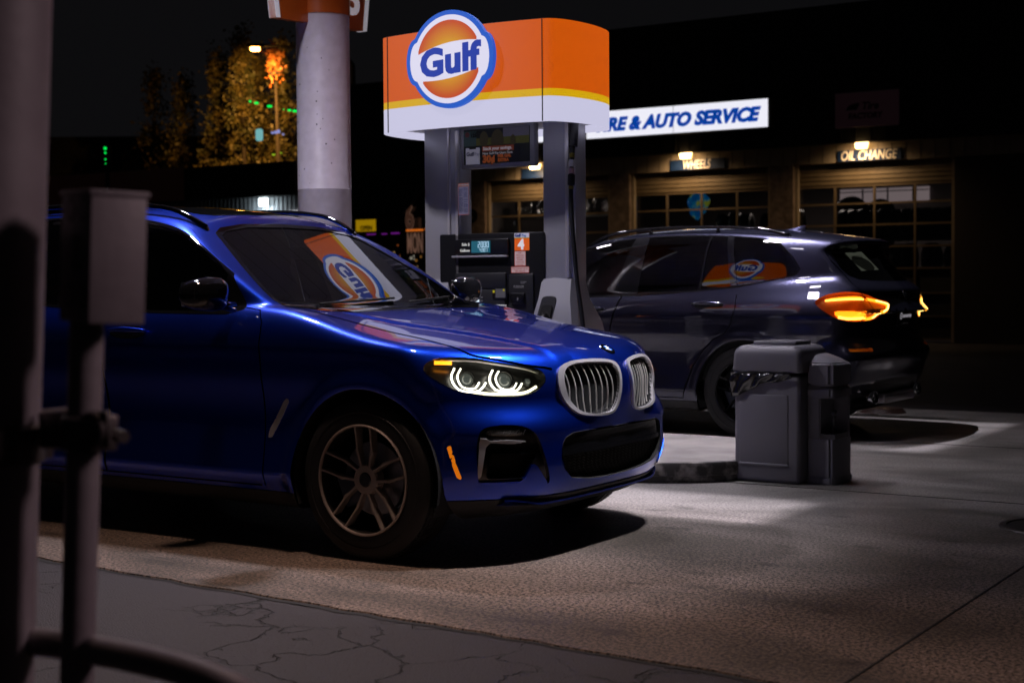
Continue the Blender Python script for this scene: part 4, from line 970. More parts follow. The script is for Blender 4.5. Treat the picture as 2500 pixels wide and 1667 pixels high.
q=MB(); q.box(-1.325,-1.212,2.31,2.335,1.085,1.162,.008); nf=part(q,'contactless_pad',M_DKP,dsp,auto=40); q=MB(); q.box(-1.318,-1.219,2.306,2.311,1.092,1.155,.008); part(q,'pad_face',M_BLKP,nf,auto=40)
q=MB()
for a in (.008,.014): q.tube([(-1.270+a*math.cos(t),2.304,1.122+a*math.sin(t)) for t in np.linspace(-.8,.8,7)],.0015,5)
part(q,'pad_symbol',M_WP_,nf)
q=MB(); q.box(-1.317,-1.290,2.33,2.337,1.224,1.240,.002); q.lathe([(.0,2.33),(.011,2.33),(.011,2.337)],20,'Y',M=Matrix.Translation((-1.268,0,1.232))); part(q,'card_symbols',M_WP_,dsp)
txt('caption','Contactless\nPayment',.010,M_WP_,cab,(-1.248,2.322,1.234),ext=.0003); txt('caption','We Welcome Mobile\nContactless Payments',.0095,M_WP_,cab,(-1.262,2.322,1.206),align='CENTER',ext=.0003)
kp=MB()
for i in range(6):
    for j in range(3): kp.box(-1.452+.017*i,-1.442+.017*i,2.306,2.316,1.075-.013*j,1.082-.013*j,.001)
part(kp,'keypad',pm('key_backlit',(.4,.4,.4),.5,emit=(.7,.68,.7),es=.5),dsp)
# advert frame between the columns
q=MB(); q.box(-1.735,-1.135,2.33,2.39,2.010,2.300,.012); ad=part(q,'advert_frame',pm('frame_aluminium',(.34,.34,.36),.45,.5),dsp,auto=40)
def adc(nm,c,x0,x1,z0,z1,y=2.326,e=.05): 
    q=MB(); q.box(x0,x1,y,y+.006,z0,z1); return part(q,nm,pm('advert_'+nm,c,.6,emit=c,es=e),ad)  # advert colours also emit, lighting put into the print
adc('dark_ground',(.012,.016,.016),-1.705,-1.170,2.040,2.278); adc('sky_tone',(.16,.15,.19),-1.38,-1.172,2.195,2.276,2.3245); adc('field_tone',(.12,.12,.02),-1.60,-1.172,2.165,2.215,2.3235); adc('teal_tone',(.05,.09,.08),-1.703,-1.60,2.165,2.265,2.3225)
q=MB()
for cx,cz,rx,rz in ((-1.425,2.19,.052,.078),(-1.535,2.205,.035,.055),(-1.30,2.185,.02,.042)): q.prism([(cx+rx*math.cos(a),cz+rz*math.sin(a)) for a in np.linspace(0,2*math.pi,20,endpoint=False)],lambda a,b:(a,2.3225,b),lambda a,b:(a,2.3215,b))
part(q,'advert_people_shapes',pm('advert_blur_shape',(.10,.085,.025),.6),ad)
q=MB(); q.box(-1.56,-1.25,2.3205,2.3215,2.055,2.16); part(q,'advert_lower_field',pm('advert_black',(.01,.012,.012),.6),ad)
adc('white_phone',(.30,.29,.36),-1.684,-1.572,2.040,2.152,2.3195,.25); q=MB(); q.box(-1.655,-1.600,2.3185,2.3195,2.143,2.153); part(q,'phone_notch',M_VOID,ad)
adc('red_banner',(.16,.035,.015),-1.548,-1.292,2.122,2.158,2.3195,.25)
M_ADW=pm('advert_white_print',(.4,.38,.42),.6,emit=(.4,.38,.42),es=.3)  # unlit print given emission so it reads in the dark
txt('print','Stack your savings.',.031,M_ADW,ad,(-1.541,2.3185,2.131),off=.0008,ext=.0003); txt('print','New Gulf Pay Users Save',.0235,M_ADW,ad,(-1.545,2.3185,2.101),ext=.0003)
txt('print','30¢',.068,pm('advert_orange_print',(.26,.06,.015),.6,emit=(.26,.06,.015),es=.3),ad,(-1.545,2.3185,2.048),off=.004,ext=.0003); txt('print','PER GAL\nEXTRA',.028,MATS['advert_orange_print'],ad,(-1.42,2.3185,2.078),off=.002,ext=.0003)  # orange print emits too, standing in for light on the advert
txt('print','Gulf',.036,pm('advert_navy_print',(.03,.03,.10),.6),ad,(-1.678,2.3175,2.098),off=.0015,ext=.0003); txt('print','Pay',.034,pm('advert_pale_blue',(.12,.13,.25),.6),ad,(-1.612,2.3175,2.098),ext=.0003)
txt('print','CELEBRATING',.014,M_VOID,ad,(-1.645,2.3185,2.252),ext=.0003); txt('print','125',.034,M_VOID,ad,(-1.645,2.3185,2.224),off=.002,ext=.0003)
q=MB(); q.lathe([(.0,2.321),(.018,2.321),(.018,2.3225)],24,'Y',M=Matrix.Translation((-1.672,0,2.243))); part(q,'small_round_logo',pm('advert_logo_red',(.16,.035,.03),.5),ad)
# warning sheet on the left column
q=MB(); q.box(-1.772,-1.682,2.350,2.356,1.70,1.918); wn=part(q,'warning_notice',pm('notice_lilac',(.42,.40,.58),.5,emit=(.42,.40,.58),es=.12),dsp,label='white and blue warning notice with red border')  # notice sheet emits faintly instead of being lit
q=MB(); q.box(-1.772,-1.682,2.348,2.350,1.895,1.918); 
for x in (-1.772,-1.685): q.box(x,x+.003,2.348,2.350,1.70,1.9)
q.box(-1.772,-1.682,2.348,2.350,1.70,1.704); part(q,'notice_border',pm('notice_orange',(.55,.12,.05),.5,emit=(.55,.12,.05),es=.1),wn)  # border glow is painted light, as on the sheet
txt('print','WARNING',.018,M_ADW,wn,(-1.768,2.347,1.900),ext=.0003,off=.0006)
q=MB(); rr=random.Random(2)
for i in range(24):
    for x0 in (-1.767,-1.725):
        z=1.885-.0072*i; w=rr.uniform(.022,.037); 
        if rr.random()<.9: q.box(x0,x0+w,2.348,2.350,z-.0022,z)
part(q,'notice_lines',pm('notice_blue_print',(.05,.07,.35),.5),wn)
# hose
hp=crpath([(-.84,2.36,2.30),(-.838,2.33,2.10),(-.838,2.31,1.95),(-.835,2.30,1.75),(-.815,2.30,1.46),(-.785,2.29,1.22),(-.745,2.28,1.0),(-.715,2.27,.70),(-.74,2.20,.38),(-.86,2.16,.24),(-.98,2.17,.42),(-1.03,2.22,.85),(-1.03,2.25,.93)],6)
q=MB(); q.tube([tuple(p) for p in hp],.0145,12); hs=part(q,'hose',pm('hose_rubber',(.012,.012,.014),.45),dsp,True)
q=MB(); q.tube([(-.838,2.318,2.03),(-.838,2.312,1.985)],.021,12); part(q,'breakaway_sleeve',pm('sleeve_white',(.6,.6,.65),.4),hs,auto=40)
q=MB(); q.tube([(-.838,2.312,1.975),(-.837,2.308,1.94)],.019,12); part(q,'breakaway_sleeve',pm('sleeve_red_white',(.5,.3,.32),.4),hs,auto=40)
q=MB(); q.tube([(-.837,2.308,1.935),(-.836,2.303,1.865)],.024,12); part(q,'hose_swivel',M_DKP,hs,auto=40)
q=MB(); q.tube([(-.838,2.32,2.075),(-.838,2.318,2.045)],.018,12); q.tube([(-.836,2.303,1.860),(-.836,2.302,1.840)],.0175,12); part(q,'hose_collar',pm('brass_collar',(.30,.24,.04),.4,.6),hs,auto=40)
q=MB(); q.tube([(-.838,2.36,2.33),(-.838,2.335,2.12)],.030,12); part(q,'hose_guide',M_DKP,hs,auto=40)
nz=MB(); nz.tube([(-1.04,2.24,.90),(-1.035,2.26,.98),(-1.02,2.27,1.02)],[.02,.028,.025],12); nz.tube([(-1.02,2.27,1.02),(-1.0,2.33,1.05)],.012,10); part(nz,'nozzle',pm('nozzle_black',(.02,.02,.02),.35),dsp,True)
# ================= canopy, its column and pump number flag =================
can=thing('canopy','white flat canopy roof over the pumps','canopy')
M_CAN=pm('canopy_white',(.55,.53,.58),.5)
q=MB(); q.box(-6.2,2.0,-1.2,6.6,CAN_Z,CAN_Z+.9); part(q,'canopy_deck',M_CAN,can)
q=MB()
for i in range(21): q.box(-6.2,2.0,-1.2+.39*i,-1.19+.39*i,CAN_Z-.006,CAN_Z-.001)
part(q,'soffit_seams',pm('soffit_seam_grey',(.2,.2,.2),.6),can)
for i,(x,y,pw,hood,sd) in enumerate(LAMPS):
    q=MB()
    if hood:
        h0,h1,g0,g1=hood; z1=CAN_Z-.007; z0=CAN_Z-.38; H1=max(h1,.04)
        for a,b,c,e in ((h0-.01,h0,g0-.01,g1+.01),(H1,H1+.01,g0-.01,g1+.01),(h0,H1,g0-.01,g0),(h0,H1,g1,g1+.01)): q.box(x+a,x+b,y+c,y+e,z0,z1)
        if h1<H1: q.box(x+h1,x+H1,y+g0,y+g1,z0+.001,z0+.009)
        part(q,'light_fixture',pm('patch_hood_black',(.02,.02,.02),.7),can)  # unseen hood, added and shaped to cut the light patch
    else:
        q.box(x-.24,x+.24,y-.24,y+.24,CAN_Z-.055,CAN_Z-.01,.01); part(q,'light_fixture',M_CAN,can,auto=40)
col=thing('canopy_column','thick white round steel column carrying the canopy, beside the pump','column',(-3.31,2.75,0))
M_COL=noisy(pm('column_paint',(.62,.58,.66),.42,coat=.25),14,(.55,.51,.58),bump=.04,rough_var=.05)
q=MB(); q.lathe([(.205,IZ),(.205,1.95),(.207,1.953),(.205,1.956),(.205,3.30)],64,'Z'); part(q,'column_sleeve',M_COL,col,auto=40)
q=MB(); q.lathe([(.212,3.275),(.212,CAN_Z)],64,'Z'); part(q,'column_top_band',pm('flag_orange',(.50,.10,.008),.35,coat=.6),col,True)
spk=MB(); rr=random.Random(7)
for i in range(22):
    a=rr.uniform(-2.4,-.2); z=rr.uniform(1.9,3.25); s_=rr.uniform(.002,.005); spk.box(-s_,s_,-.001,.001,-s_,s_,M=Matrix.Rotation(a+math.pi/2,4,'Z')@Matrix.Translation((0,-.2055,z)))
part(spk,'column_chips',M_VOID,col)
fl=thing('pump_number_flag','orange board with white edges and number 3 atop the white column','sign',(-3.31,2.75,0))
q=MB(); P_=[(-.56,3.19),(.50,3.23),(.55,3.60),(.58,4.3),(-.66,4.3),(-.62,3.6)]
q.prism(P_,lambda a,b:(.03,a,b),lambda a,b:(-.03,a,b)); part(q,'board',MATS['flag_orange'],fl)
for sgn,pp in ((1,[(.455,3.225),(.50,3.23),(.55,3.60),(.58,4.3),(.535,4.3),(.505,3.6)]),(-1,[(-.56,3.19),(-.515,3.195),(-.575,3.6),(-.615,4.3),(-.66,4.3),(-.62,3.6)])):
    q=MB(); q.prism(pp,lambda a,b:(.035,a,b),lambda a,b:(-.035,a,b)); part(q,'board_edge',pm('flag_white',(.65,.63,.7),.4,emit=(.6,.6,.66),es=.3),fl)  # unlit board edge given emission, standing in for light on it
me=text_mesh('number_three','3',.36,pm('flag_number_white',(.7,.66,.72),.4,emit=(.6,.55,.6),es=.3),.003,.012,0,'CENTER')  # numeral brightened by emission, though the board is unlit
link('number_three',me,fl,M=Matrix.Translation((.036,.335,3.345))@Matrix.Rotation(math.pi/2,4,'Z')@Matrix.Rotation(math.pi/2,4,'X'))
# ================= waste and squeegee bin =================
M_BIN=noisy(pm('bin_grey_plastic',(.15,.145,.168),.5),60,bump=.06,bscale=240); M_BIN2=pm('bin_inner_black',(.008,.008,.009),.6)
bn=thing('waste_bin','grey plastic litter bin with lid and black bag showing, standing by the island','bin',(.312,2.318,GZ))
w,d=.432,.42
q=MB(); q.box(0,w,0,d,0,.66,.028,3); part(q,'bin_body',M_BIN,bn,auto=50)
q=MB(); q.box(.04,w-.075,-.006,.01,.12,.54,.006); part(q,'bin_panel',M_BIN,bn,auto=50)
q=MB(); q.box(.038,w-.073,-.012,.002,.108,.122,.004); part(q,'panel_ridge',pm('bin_ridge_pale',(.22,.22,.25),.4),bn,auto=50)  # ridge slightly paler than the bin body
def dome(q,x0,x1,y0,y1,z0,h0,zt,n=8):
    rings=[]; cx,cy=(x0+x1)/2,(y0+y1)/2
    def rr_(hx,hy,r,z,k=7):
        out=[]
        for sx,sy,a0 in ((1,1,0),(-1,1,math.pi/2),(-1,-1,math.pi),(1,-1,1.5*math.pi)):
            for i in range(k):
                a=a0+math.pi/2*i/(k-1); out.append((cx+sx*(hx-r)+r*math.cos(a),cy+sy*(hy-r)+r*math.sin(a),z))
        return [q.b.verts.new(p) for p in out]
    hx,hy=(x1-x0)/2,(y1-y0)/2
    for z,s,r in [(z0,0,.03),(z0+.01,-.006,.035),(h0-.02,-.0,.035)]+[(h0-.02+(zt-h0+.02)*math.sin(t),(.055*(1-math.cos(t))),.04) for t in np.linspace(.2,math.pi/2,n)]:
        rings.append(rr_(hx-s,hy-s,r,z))
    for i in range(len(rings)-1):
        m=len(rings[0])
        for k in range(m): q.b.faces.new((rings[i][k],rings[i][(k+1)%m],rings[i+1][(k+1)%m],rings[i+1][k]))
    q.b.faces.new(rings[-1]); q.b.faces.new(rings[0][::-1])
q=MB(); dome(q,-.006,w+.006,-.008,d+.02,.675,.80,.838); lid=part(q,'bin_lid',M_BIN,bn,auto=60)
q=MB()
for a,b,c,e in ((.09,.37,.09,.115),(.09,.37,.315,.34),(.09,.115,.115,.315),(.345,.37,.115,.315)): q.box(a,b,c,e,.828,.862,.006)
part(q,'lid_opening_rim',M_BIN,lid,auto=50); q=MB(); q.box(.11,.35,.11,.32,.8385,.842); part(q,'lid_opening',M_BIN2,lid)
bg=MB(); rr=random.Random(5); A=[]
nx=44
for i in range(nx):
    t=i/(nx-1); x=-.012+(w+.0)*t*.90; col_=[]
    drp=.125*(1-t)**1.1+.022+.012*math.sin(9*t)
    for j in range(8):
        s_=j/7; z=.672-drp*s_; y=-.016-.010*math.sin(7*t*3.1+s_*5+rr.uniform(-.2,.2))*(1-.3*s_)-.004*rr.random()-.008*math.sin(s_*math.pi)
        col_.append(bg.b.verts.new((x+.012*s_*math.sin(t*20),y,z)))
    A.append(col_)
for i in range(nx-1):
    for j in range(7): bg.b.faces.new((A[i][j],A[i+1][j],A[i+1][j+1],A[i][j+1]))
B_=[]
for i in range(9):
    t=i/8; B_.append([bg.b.verts.new((-.014-.006*math.sin(i*2.2+j),.36*t-.016,.672-(.15-.05*t)*j/4)) for j in range(5)])
for i in range(8):
    for j in range(4): bg.b.faces.new((B_[i+1][j],B_[i][j],B_[i][j+1],B_[i+1][j+1]))
bag=link('bin_liner',bg.mesh('bin_liner',pm('black_bag_film',(.012,.012,.013),.16,coat=.6),True),None,'black plastic bag overhanging the rim of the grey litter bin','bag',M=ST@Matrix.Translation((.312,2.318,GZ)))
bag.modifiers.new('s','SOLIDIFY').thickness=.0015
# squeegee half
sq=thing('squeegee_station','grey plastic windscreen wash station with towel box, joined to the litter bin','wash station',(.750,2.400,GZ))
def cham(x0,x1,y0,y1,c): return [(x0,y0),(x1-c,y0),(x1,y0+c*1.1),(x1,y1),(x0,y1)]
def block(nm,P,z0,z1,mat,par=sq,bev=.012,top=None):
    q=MB(); q.prism(P,lambda a,b:(a,b,z0),lambda a,b:(a,b,z1)); 
    bmesh.ops.bevel(q.b,geom=q.b.edges[:],offset=bev,segments=2,affect='EDGES'); return part(q,nm,mat,par,auto=45)
P0=cham(0,.178,.012,.29,.028)
block('wash_base',P0,0,.285,M_BIN); block('base_plinth',cham(0,.184,.006,.295,.03),.0,.045,M_BIN,bev=.006)
block('wash_pillar',[(0,.02),(.082,.02),(.082,.29),(0,.29)],.27,.60,M_BIN,bev=.008); block('wash_back',[(.08,.235),(.172,.235),(.172,.29),(.08,.29)],.27,.58,M_BIN,bev=.006)
block('towel_box_lower',cham(0,.182,.008,.293,.03),.520,.585,M_BIN,bev=.012); block('towel_box',cham(0,.180,.010,.292,.03),.590,.735,M_BIN,bev=.018)
q=MB(); T0=[(.004,.014,.722),(.150,.014,.722),(.176,.045,.722),(.176,.285,.722),(.004,.285,.722),(.02,.10,.782),(.10,.10,.772),(.125,.27,.752),(.02,.27,.790)]
vs=[q.b.verts.new(p) for p in T0]
for f in ((0,1,6,5),(1,2,6),(2,3,7,6),(3,4,8,7),(4,0,5,8),(5,6,7,8)): q.b.faces.new([vs[i] for i in f])
bmesh.ops.bevel(q.b,geom=q.b.edges[:],offset=.008,segments=2,affect='EDGES'); part(q,'towel_box_top',M_BIN,sq,auto=50)
q=MB(); q.prism([(.092,.03),(.165,.03),(.165,.22),(.092,.22)],lambda a,b:(a,b,.287),lambda a,b:(a,b,.290)); part(q,'wash_water_well',M_BIN2,sq)
q=MB(); P1=[(.082,.016),(.178,.016),(.178,.232),(.082,.232)]; P2=[(.093,.028),(.167,.028),(.167,.220),(.093,.220)]
a=[q.b.verts.new((x,y,.275)) for x,y in P1]; b=[q.b.verts.new((x,y,.305)) for x,y in P1]; c=[q.b.verts.new((x,y,.305)) for x,y in P2]; e=[q.b.verts.new((x,y,.291)) for x,y in P2]
for A_,B2 in ((a,b),(b,c),(c,e)):
    for k in range(4): q.b.faces.new((A_[k],A_[(k+1)%4],B2[(k+1)%4],B2[k]))
part(q,'well_rim',pm('well_rim_dark',(.03,.028,.03),.35),sq)
sg=thing('squeegee','black-handled windscreen squeegee resting in the wash station','squeegee',(.750,2.400,GZ))
q=MB(); q.tube([(.125,.13,.30),(.150,.07,.435)],.010,10); q.tube([(.149,.072,.42),(.154,.060,.445)],.015,12); part(q,'handle',pm('squeegee_grey_handle',(.05,.05,.055),.4),sg,True)
q=MB(); q.box(-.032,.032,-.015,.015,-.012,.02,.006,M=Matrix.Translation((.128,.135,.303))); part(q,'head',M_BIN2,sg,auto=40)
# ================= tyre and service shop (front wall in the plane y=22) =================
LW=22.
shop=thing('service_shop','long dark-roofed garage building with tan wall and three glazed roller doors','building')
M_TAN=noisy(pm('tan_wall_panel',(.30,.235,.16),.7),3,(.36,.29,.20),bump=.15,bscale=30)
n_,l_,b_=nodes(M_TAN)
M_STONE=pm('split_stone_pillar',(.16,.115,.085),.85); noisy(M_STONE,7,(.30,.22,.17),bump=.9,bscale=14)
M_FAS=pm('fascia_dark_metal',(.010,.010,.012),.7); M_DOORB=noisy(pm('door_brown_steel',(.15,.11,.062),.5),5,(.18,.135,.078))
M_FRM=pm('door_frame_bronze',(.15,.11,.065),.45,.2); M_SGLS=glassmat('shop_window_glass',(.55,.55,.55),1.45)
def wall(x0,x1,y0,y1,z0,z1,mat,nm='wall'): return part(X(x0,x1,y0,y1,z0,z1),nm,mat,shop)
doors=[(-14.81,-11.55),(-11.06,-7.83),(-7.33,-4.10)]
wall(-15.42,-2.2,LW,LW+.25,3.52,3.88,M_TAN,'lintel')
for x0,x1 in ((-15.42,-14.81),(-11.55,-11.06),(-7.83,-7.33)): wall(x0,x1,LW-.03,LW+.25,0,3.52,M_STONE,'stone_pillar')
wall(-4.10,30,LW,LW+.25,0,3.52,pm('dark_block_wall',(.045,.035,.032),.8),'wall'); wall(-2.2,30,LW+.002,LW+.25,3.52,3.9,pm('dark_block_wall',(.045,.035,.032),.8),'wall')
q=MB(); q.box(-16.2,30,LW-.16,LW+9,3.885,6.6); part(q,'roof',M_FAS,shop); rib=MB()
for i in range(150): rib.box(-16.2+i*.3,-16.17+i*.3,LW-.175,LW-.161,3.89,6.6)
part(rib,'fascia_ribs',M_FAS,shop)
ln_=MB()
for i in range(46): ln_.box(-15.4+i*.28,-15.39+i*.28,LW-.006,LW-.001,3.525,3.86)
part(ln_,'lintel_grooves',pm('groove_brown',(.12,.09,.06),.8),shop)
wall(-15.42,-2.2,LW+8.5,LW+8.7,0,3.86,pm('shop_back_wall',(.14,.12,.12),.8),'back_wall'); wall(-15.42,-15.2,LW+.25,LW+8.5,0,3.86,MATS['shop_back_wall'],'side_wall'); wall(-3.9,-3.7,LW+.25,LW+8.5,0,3.86,MATS['shop_back_wall'],'side_wall')
q=X(-15.4,-3.8,LW+.26,LW+8.6,.0,.012); part(q,'shop_floor',pm('shop_floor_grey',(.10,.09,.09),.5),shop)
for di,(x0,x1) in enumerate(doors):
    q=X(x0,x1,LW+.16,LW+.20,3.08,3.52); 
    for i in range(5): q.box(x0,x1,LW+.145,LW+.161,3.10+.088*i,3.115+.088*i)
    dr=part(q,'roller_door',M_DOORB,shop)
    for xa in (x0,x1-.07): part(X(xa,xa+.07,LW+.05,LW+.15,0,3.52),'door_jamb',M_TAN,shop)
    q=MB(); W_=(x1-x0)/4
    for z in (3.06,2.71,2.29,1.86,1.43,.95,.5,.06): q.box(x0+.07,x1-.07,LW+.15,LW+.185,z-.018,z+.018)
    for k in range(1,4): q.box(x0+W_*k-.022,x0+W_*k+.022,LW+.148,LW+.187,.06,3.06)
    part(q,'door_frame',M_FRM,dr)
    q=X(x0+.07,x1-.07,LW+.19,LW+.196,.06,3.06); part(q,'door_glass',M_SGLS,dr)
    q=X(x0+.07,x1-.07,LW+.187,LW+.199,.06,1.42); part(q,'door_lower_panel',M_FAS,dr)
# lamps above the doors
M_BULB=pm('wall_lamp_lit',(1,.8,.5),.3,emit=(1.0,.62,.24),es=6.)
LB=['above the far left door behind the pump','beside the WHEELS sign','in front of the OIL CHANGE sign']
for (x,z),lb in zip(((-13.37,3.78),(-9.66,3.825),(-5.87,3.825)),LB):
    t=thing('wall_lamp','warm flood lamp on the tan wall '+lb,'wall lamp',(x,LW,z),'lamps over the garage doors')
    q=MB(); q.box(-.05,.05,-.10,0,.05,.12,.01); part(q,'bracket',M_FAS,t,auto=40); q=MB(); q.prism([(-.13,.06),(.13,.06),(.10,-.07),(-.10,-.07)],lambda a,b:(a,-.10,b),lambda a,b:(a*.8,-.24,b*.7-.01)); part(q,'lamp_shade',M_BULB,t)
    pl=bpy.data.lights.new('lamp_glow','SPOT'); pl.energy=62; pl.color=(1.,.66,.36); pl.shadow_soft_size=.08; pl.spot_size=2.7; pl.spot_blend=.9; po=bpy.data.objects.new('lamp_glow',pl); COL.objects.link(po)
    po.location=SP(x,LW-.38,z+.0); d=SP(x,LW+.1,z-1.0)-po.location; po.rotation_euler=d.to_track_quat('-Z','Y').to_euler()
# signs
M_SGW=emi('lightbox_white',(.74,.74,.82),1.15); M_SGB=emi('lightbox_blue_letters',(.0,.045,.36),1.)
sgn=thing('lit_sign','long backlit white sign reading TIRE & AUTO SERVICE in slanted blue letters','sign',(-11.92,LW-.36,4.26))
q=X(0,4.25,-.02,.18,0,.60); part(q,'sign_case',M_FAS,sgn); q=X(.02,4.20,-.035,-.021,.02,.58); part(q,'sign_face',M_SGW,sgn)
q=X(2.095,2.105,-.038,-.0355,.02,.58); part(q,'face_joint',pm('face_joint_grey',(.3,.3,.3),.5),sgn)
txt('sign_letters','TIRE & AUTO SERVICE',.372,M_SGB,sgn,(.20,-.040,.165),off=.023,shear=.28,ext=.003,sx=1.03)
sg2=thing('lit_logo_sign','short backlit white sign with a round blue logo, left of the long white sign','sign',(-13.30,LW-.36,4.26))
q=X(0,1.33,-.02,.18,0,.62); part(q,'sign_case',M_FAS,sg2); q=X(.02,1.31,-.035,-.021,.02,.60); part(q,'sign_face',M_SGW,sg2)
q=MB(); q.lathe([(.0,-.040),(.25,-.040),(.25,-.036)],36,'Y',M=Matrix.Translation((.78,0,.33))); part(q,'logo_disc',emi('lightbox_blue_disc',(.0,.10,.60),1.),sg2)
q=MB(); q.lathe([(.12,-.043),(.17,-.043)],36,'Y',M=Matrix.Translation((.78,0,.33))); part(q,'logo_ring',M_SGW,sg2)
M_NAVY=pm('navy_sign_board',(.006,.022,.07),.45); M_CREAM=pm('cream_letters',(.85,.75,.6),.5)
for x,wd,t,lb in ((-10.075,1.25,'WHEELS','navy sign board reading WHEELS over the middle door'),(-6.39,1.27,'OIL CHANGE','navy sign board reading OIL CHANGE over the right door'),(-13.80,1.25,'TIRES','navy sign board half hidden behind the pump column')):
    s_=thing('door_sign',lb,'sign',(x,LW-.04,3.533),'signs over the garage doors'); q=X(0,wd,0,.035,0,.215); part(q,'sign_board',M_NAVY,s_)
    if t!='TIRES': txt('sign_letters',t,.262,M_CREAM,s_,(wd/2-.02,-.004,.018),off=.004,shear=.2,align='CENTER',ext=.002,sx=.72 if t=='OIL CHANGE' else .66)
s_=thing('unlit_sign','large unlit brown sign with a faint TIRE FACTORY logo on the dark fascia','sign',(-6.36,LW-.27,4.17)); q=X(0,1.25,0,.08,0,.67); part(q,'sign_board',pm('unlit_brown_board',(.055,.040,.042),.6,emit=(.0035,.0015,.002),es=1.),s_)  # unlit board kept visible by a trace of emission
M_FNT=pm('faint_black_print',(.008,.009,.009),.5); txt('sign_letters','Tire',.20,M_FNT,s_,(.53,-.003,.33),off=.006,ext=.002,shear=.2); txt('sign_letters','FACTORY',.15,M_FNT,s_,(.27,-.003,.16),off=.006,ext=.002,shear=.1)
q=MB(); q.prism([(.22,.33),(.28,.42),(.42,.46),(.50,.45),(.44,.33)],lambda a,b:(a,-.001,b),lambda a,b:(a,-.004,b)); part(q,'logo_shape',M_FNT,s_)
s_=thing('round_wall_sign','round dark sign with a letter S on the brown stone pillar','sign',(-15.16,LW-.04,2.74)); q=MB(); q.lathe([(.0,-.03),(.155,-.03),(.165,-.02),(.165,.0)],36,'Y'); part(q,'sign_disc',M_GB,s_); txt('sign_letter','S',.26,pm('dull_bronze_print',(.10,.08,.05),.4),s_,(0,-.034,-.09),align='CENTER',off=.004)
# inside the shop: racks of tyres and rims
tb=MB(); prof=[(.20+.0,.10),(.235,.115),(.30,.115),(.328,.095),(.332,.0),(.328,-.095),(.30,-.115),(.235,-.115),(.20,-.10),(.195,0)]
tb.lathe(prof,28,'X',closed=True); ME_T=tb.mesh('stored_tyre',pm('new_tyre_rubber',(.018,.018,.020),.42),True)
rb=MB(); rb.lathe([(.205,-.09),(.215,-.095),(.205,0),(.215,.095),(.20,.09)],24,'Y')
for k in range(9):
    a=2*math.pi*k/9; c,s_=math.cos(a),math.sin(a); rb.tube([(c*.03,.07,s_*.03),(c*.20,.085,s_*.20)],[.018,.010],5)
ME_R=rb.mesh('stored_rim',pm('chromed_rims',(.5,.5,.52),.18,1.),True)
tn=0; rr=random.Random(3)
racks=[(-10.9,-7.95,1.40),(-10.9,-7.95,2.38),(-7.2,-4.2,1.62),(-7.2,-4.2,2.36)]
M_RACK=pm('rack_steel',(.10,.10,.10),.4,.7)
WH=['door under the WHEELS sign','door under the WHEELS sign','door under the OIL CHANGE sign','door under the OIL CHANGE sign']
for ri,(x0,x1,z) in enumerate(racks):
    t=thing('tyre_rack','steel %s rack rail holding tyres inside the %s'%('lower' if ri%2==0 else 'upper',WH[ri]),'rack',(x0,LW+2.2,z-.33),'racks inside the shop')
    q=MB(); 
    for y in (-.18,.18): q.tube([(0,y,0),(x1-x0,y,0)],.02,6)
    part(q,'rails',M_RACK,t); 
    for x in (0.02,x1-x0-.02):
        q=MB(); q.box(x-.02,x+.02,-.20,.20,-(z-.33),.0); part(q,'post',M_RACK,t)
    x=x0+.15+(0.9 if ri==1 else 0)
    while x<x1-.15:
        if rr.random()<.9:
            o=link('tyre',ME_T,None,('tyre standing on the %s rack behind the %s'%('lower' if ri%2==0 else 'upper',WH[ri])),'tyre','tyres on rack %s of the %s'%('low' if ri%2==0 else 'high',WH[ri]),M=ST@Matrix.Translation((x,LW+2.2,z+rr.uniform(-.02,.02)))@Matrix.Rotation(rr.uniform(-.25,.25),4,'Z'))
        x+=rr.uniform(.19,.27)
for i in range(5):
    link('wheel_rim',ME_R,None,'bright spoked rim displayed in the upper panes of the far left door','rim','rims on show in the far left door',M=ST@Matrix.Translation((-14.50+.52*i,LW+1.2,2.95-.02*(i%2)))@Matrix.Rotation(rr.uniform(-.2,.2),4,'Z'))
t=thing('rim_shelf','shelf carrying bright rims behind the far left door','shelf',(-14.78,LW+1.0,2.68)); q=X(0,3.1,0,.4,0,.04); part(q,'shelf_board',M_RACK,t); 
for x in (.05,3.0):
    q=X(x-.03,x+.03,.1,.3,-2.68,0); part(q,'shelf_post',M_RACK,t)
q=MB(); r_=bmesh.ops.create_uvsphere(q.b,u_segments=40,v_segments=24,radius=.27)['verts']
for v in r_:
    a_=math.atan2(v.co.z,v.co.x); k_=1+.10*math.sin(3*a_+.5)+.05*math.sin(7*a_); v.co=Vector((v.co.x*.95*k_,v.co.y*.4,v.co.z*1.05*k_+(.03 if v.co.x>0 else 0)))
    if abs(v.co.z+.10)<.02: v.co.x*=.8
M_BLN=pm('blue_yellow_foil',(.0,.10,.35),.2,.3); n,l,b=nodes(M_BLN); tc=n.new('ShaderNodeTexCoord'); t_=n.new('ShaderNodeTexNoise'); t_.inputs['Scale'].default_value=6; l.new(tc.outputs['Object'],t_.inputs['Vector']); r__=n.new('ShaderNodeValToRGB'); e=r__.color_ramp.elements; e[0].position=.42; e[0].color=(.0,.10,.34,1); e[1].position=.66; e[1].color=(.30,.36,.03,1); e2=e.new(.55); e2.color=(.01,.22,.42,1); l.new(t_.outputs[0],r__.inputs[0]); l.new(r__.outputs[0],b.inputs['Base Color']); l.new(r__.outputs[0],b.inputs['Emission Color']); b.inputs['Emission Strength'].default_value=.55  # foil emits its own colours in place of light from inside the shop
bl_=link('foil_balloon',q.mesh('foil_balloon',M_BLN,True),None,'shiny blue and yellow foil shape hanging behind the middle garage door','balloon',M=ST@Matrix.Translation((-10.17,LW+1.5,2.87)))
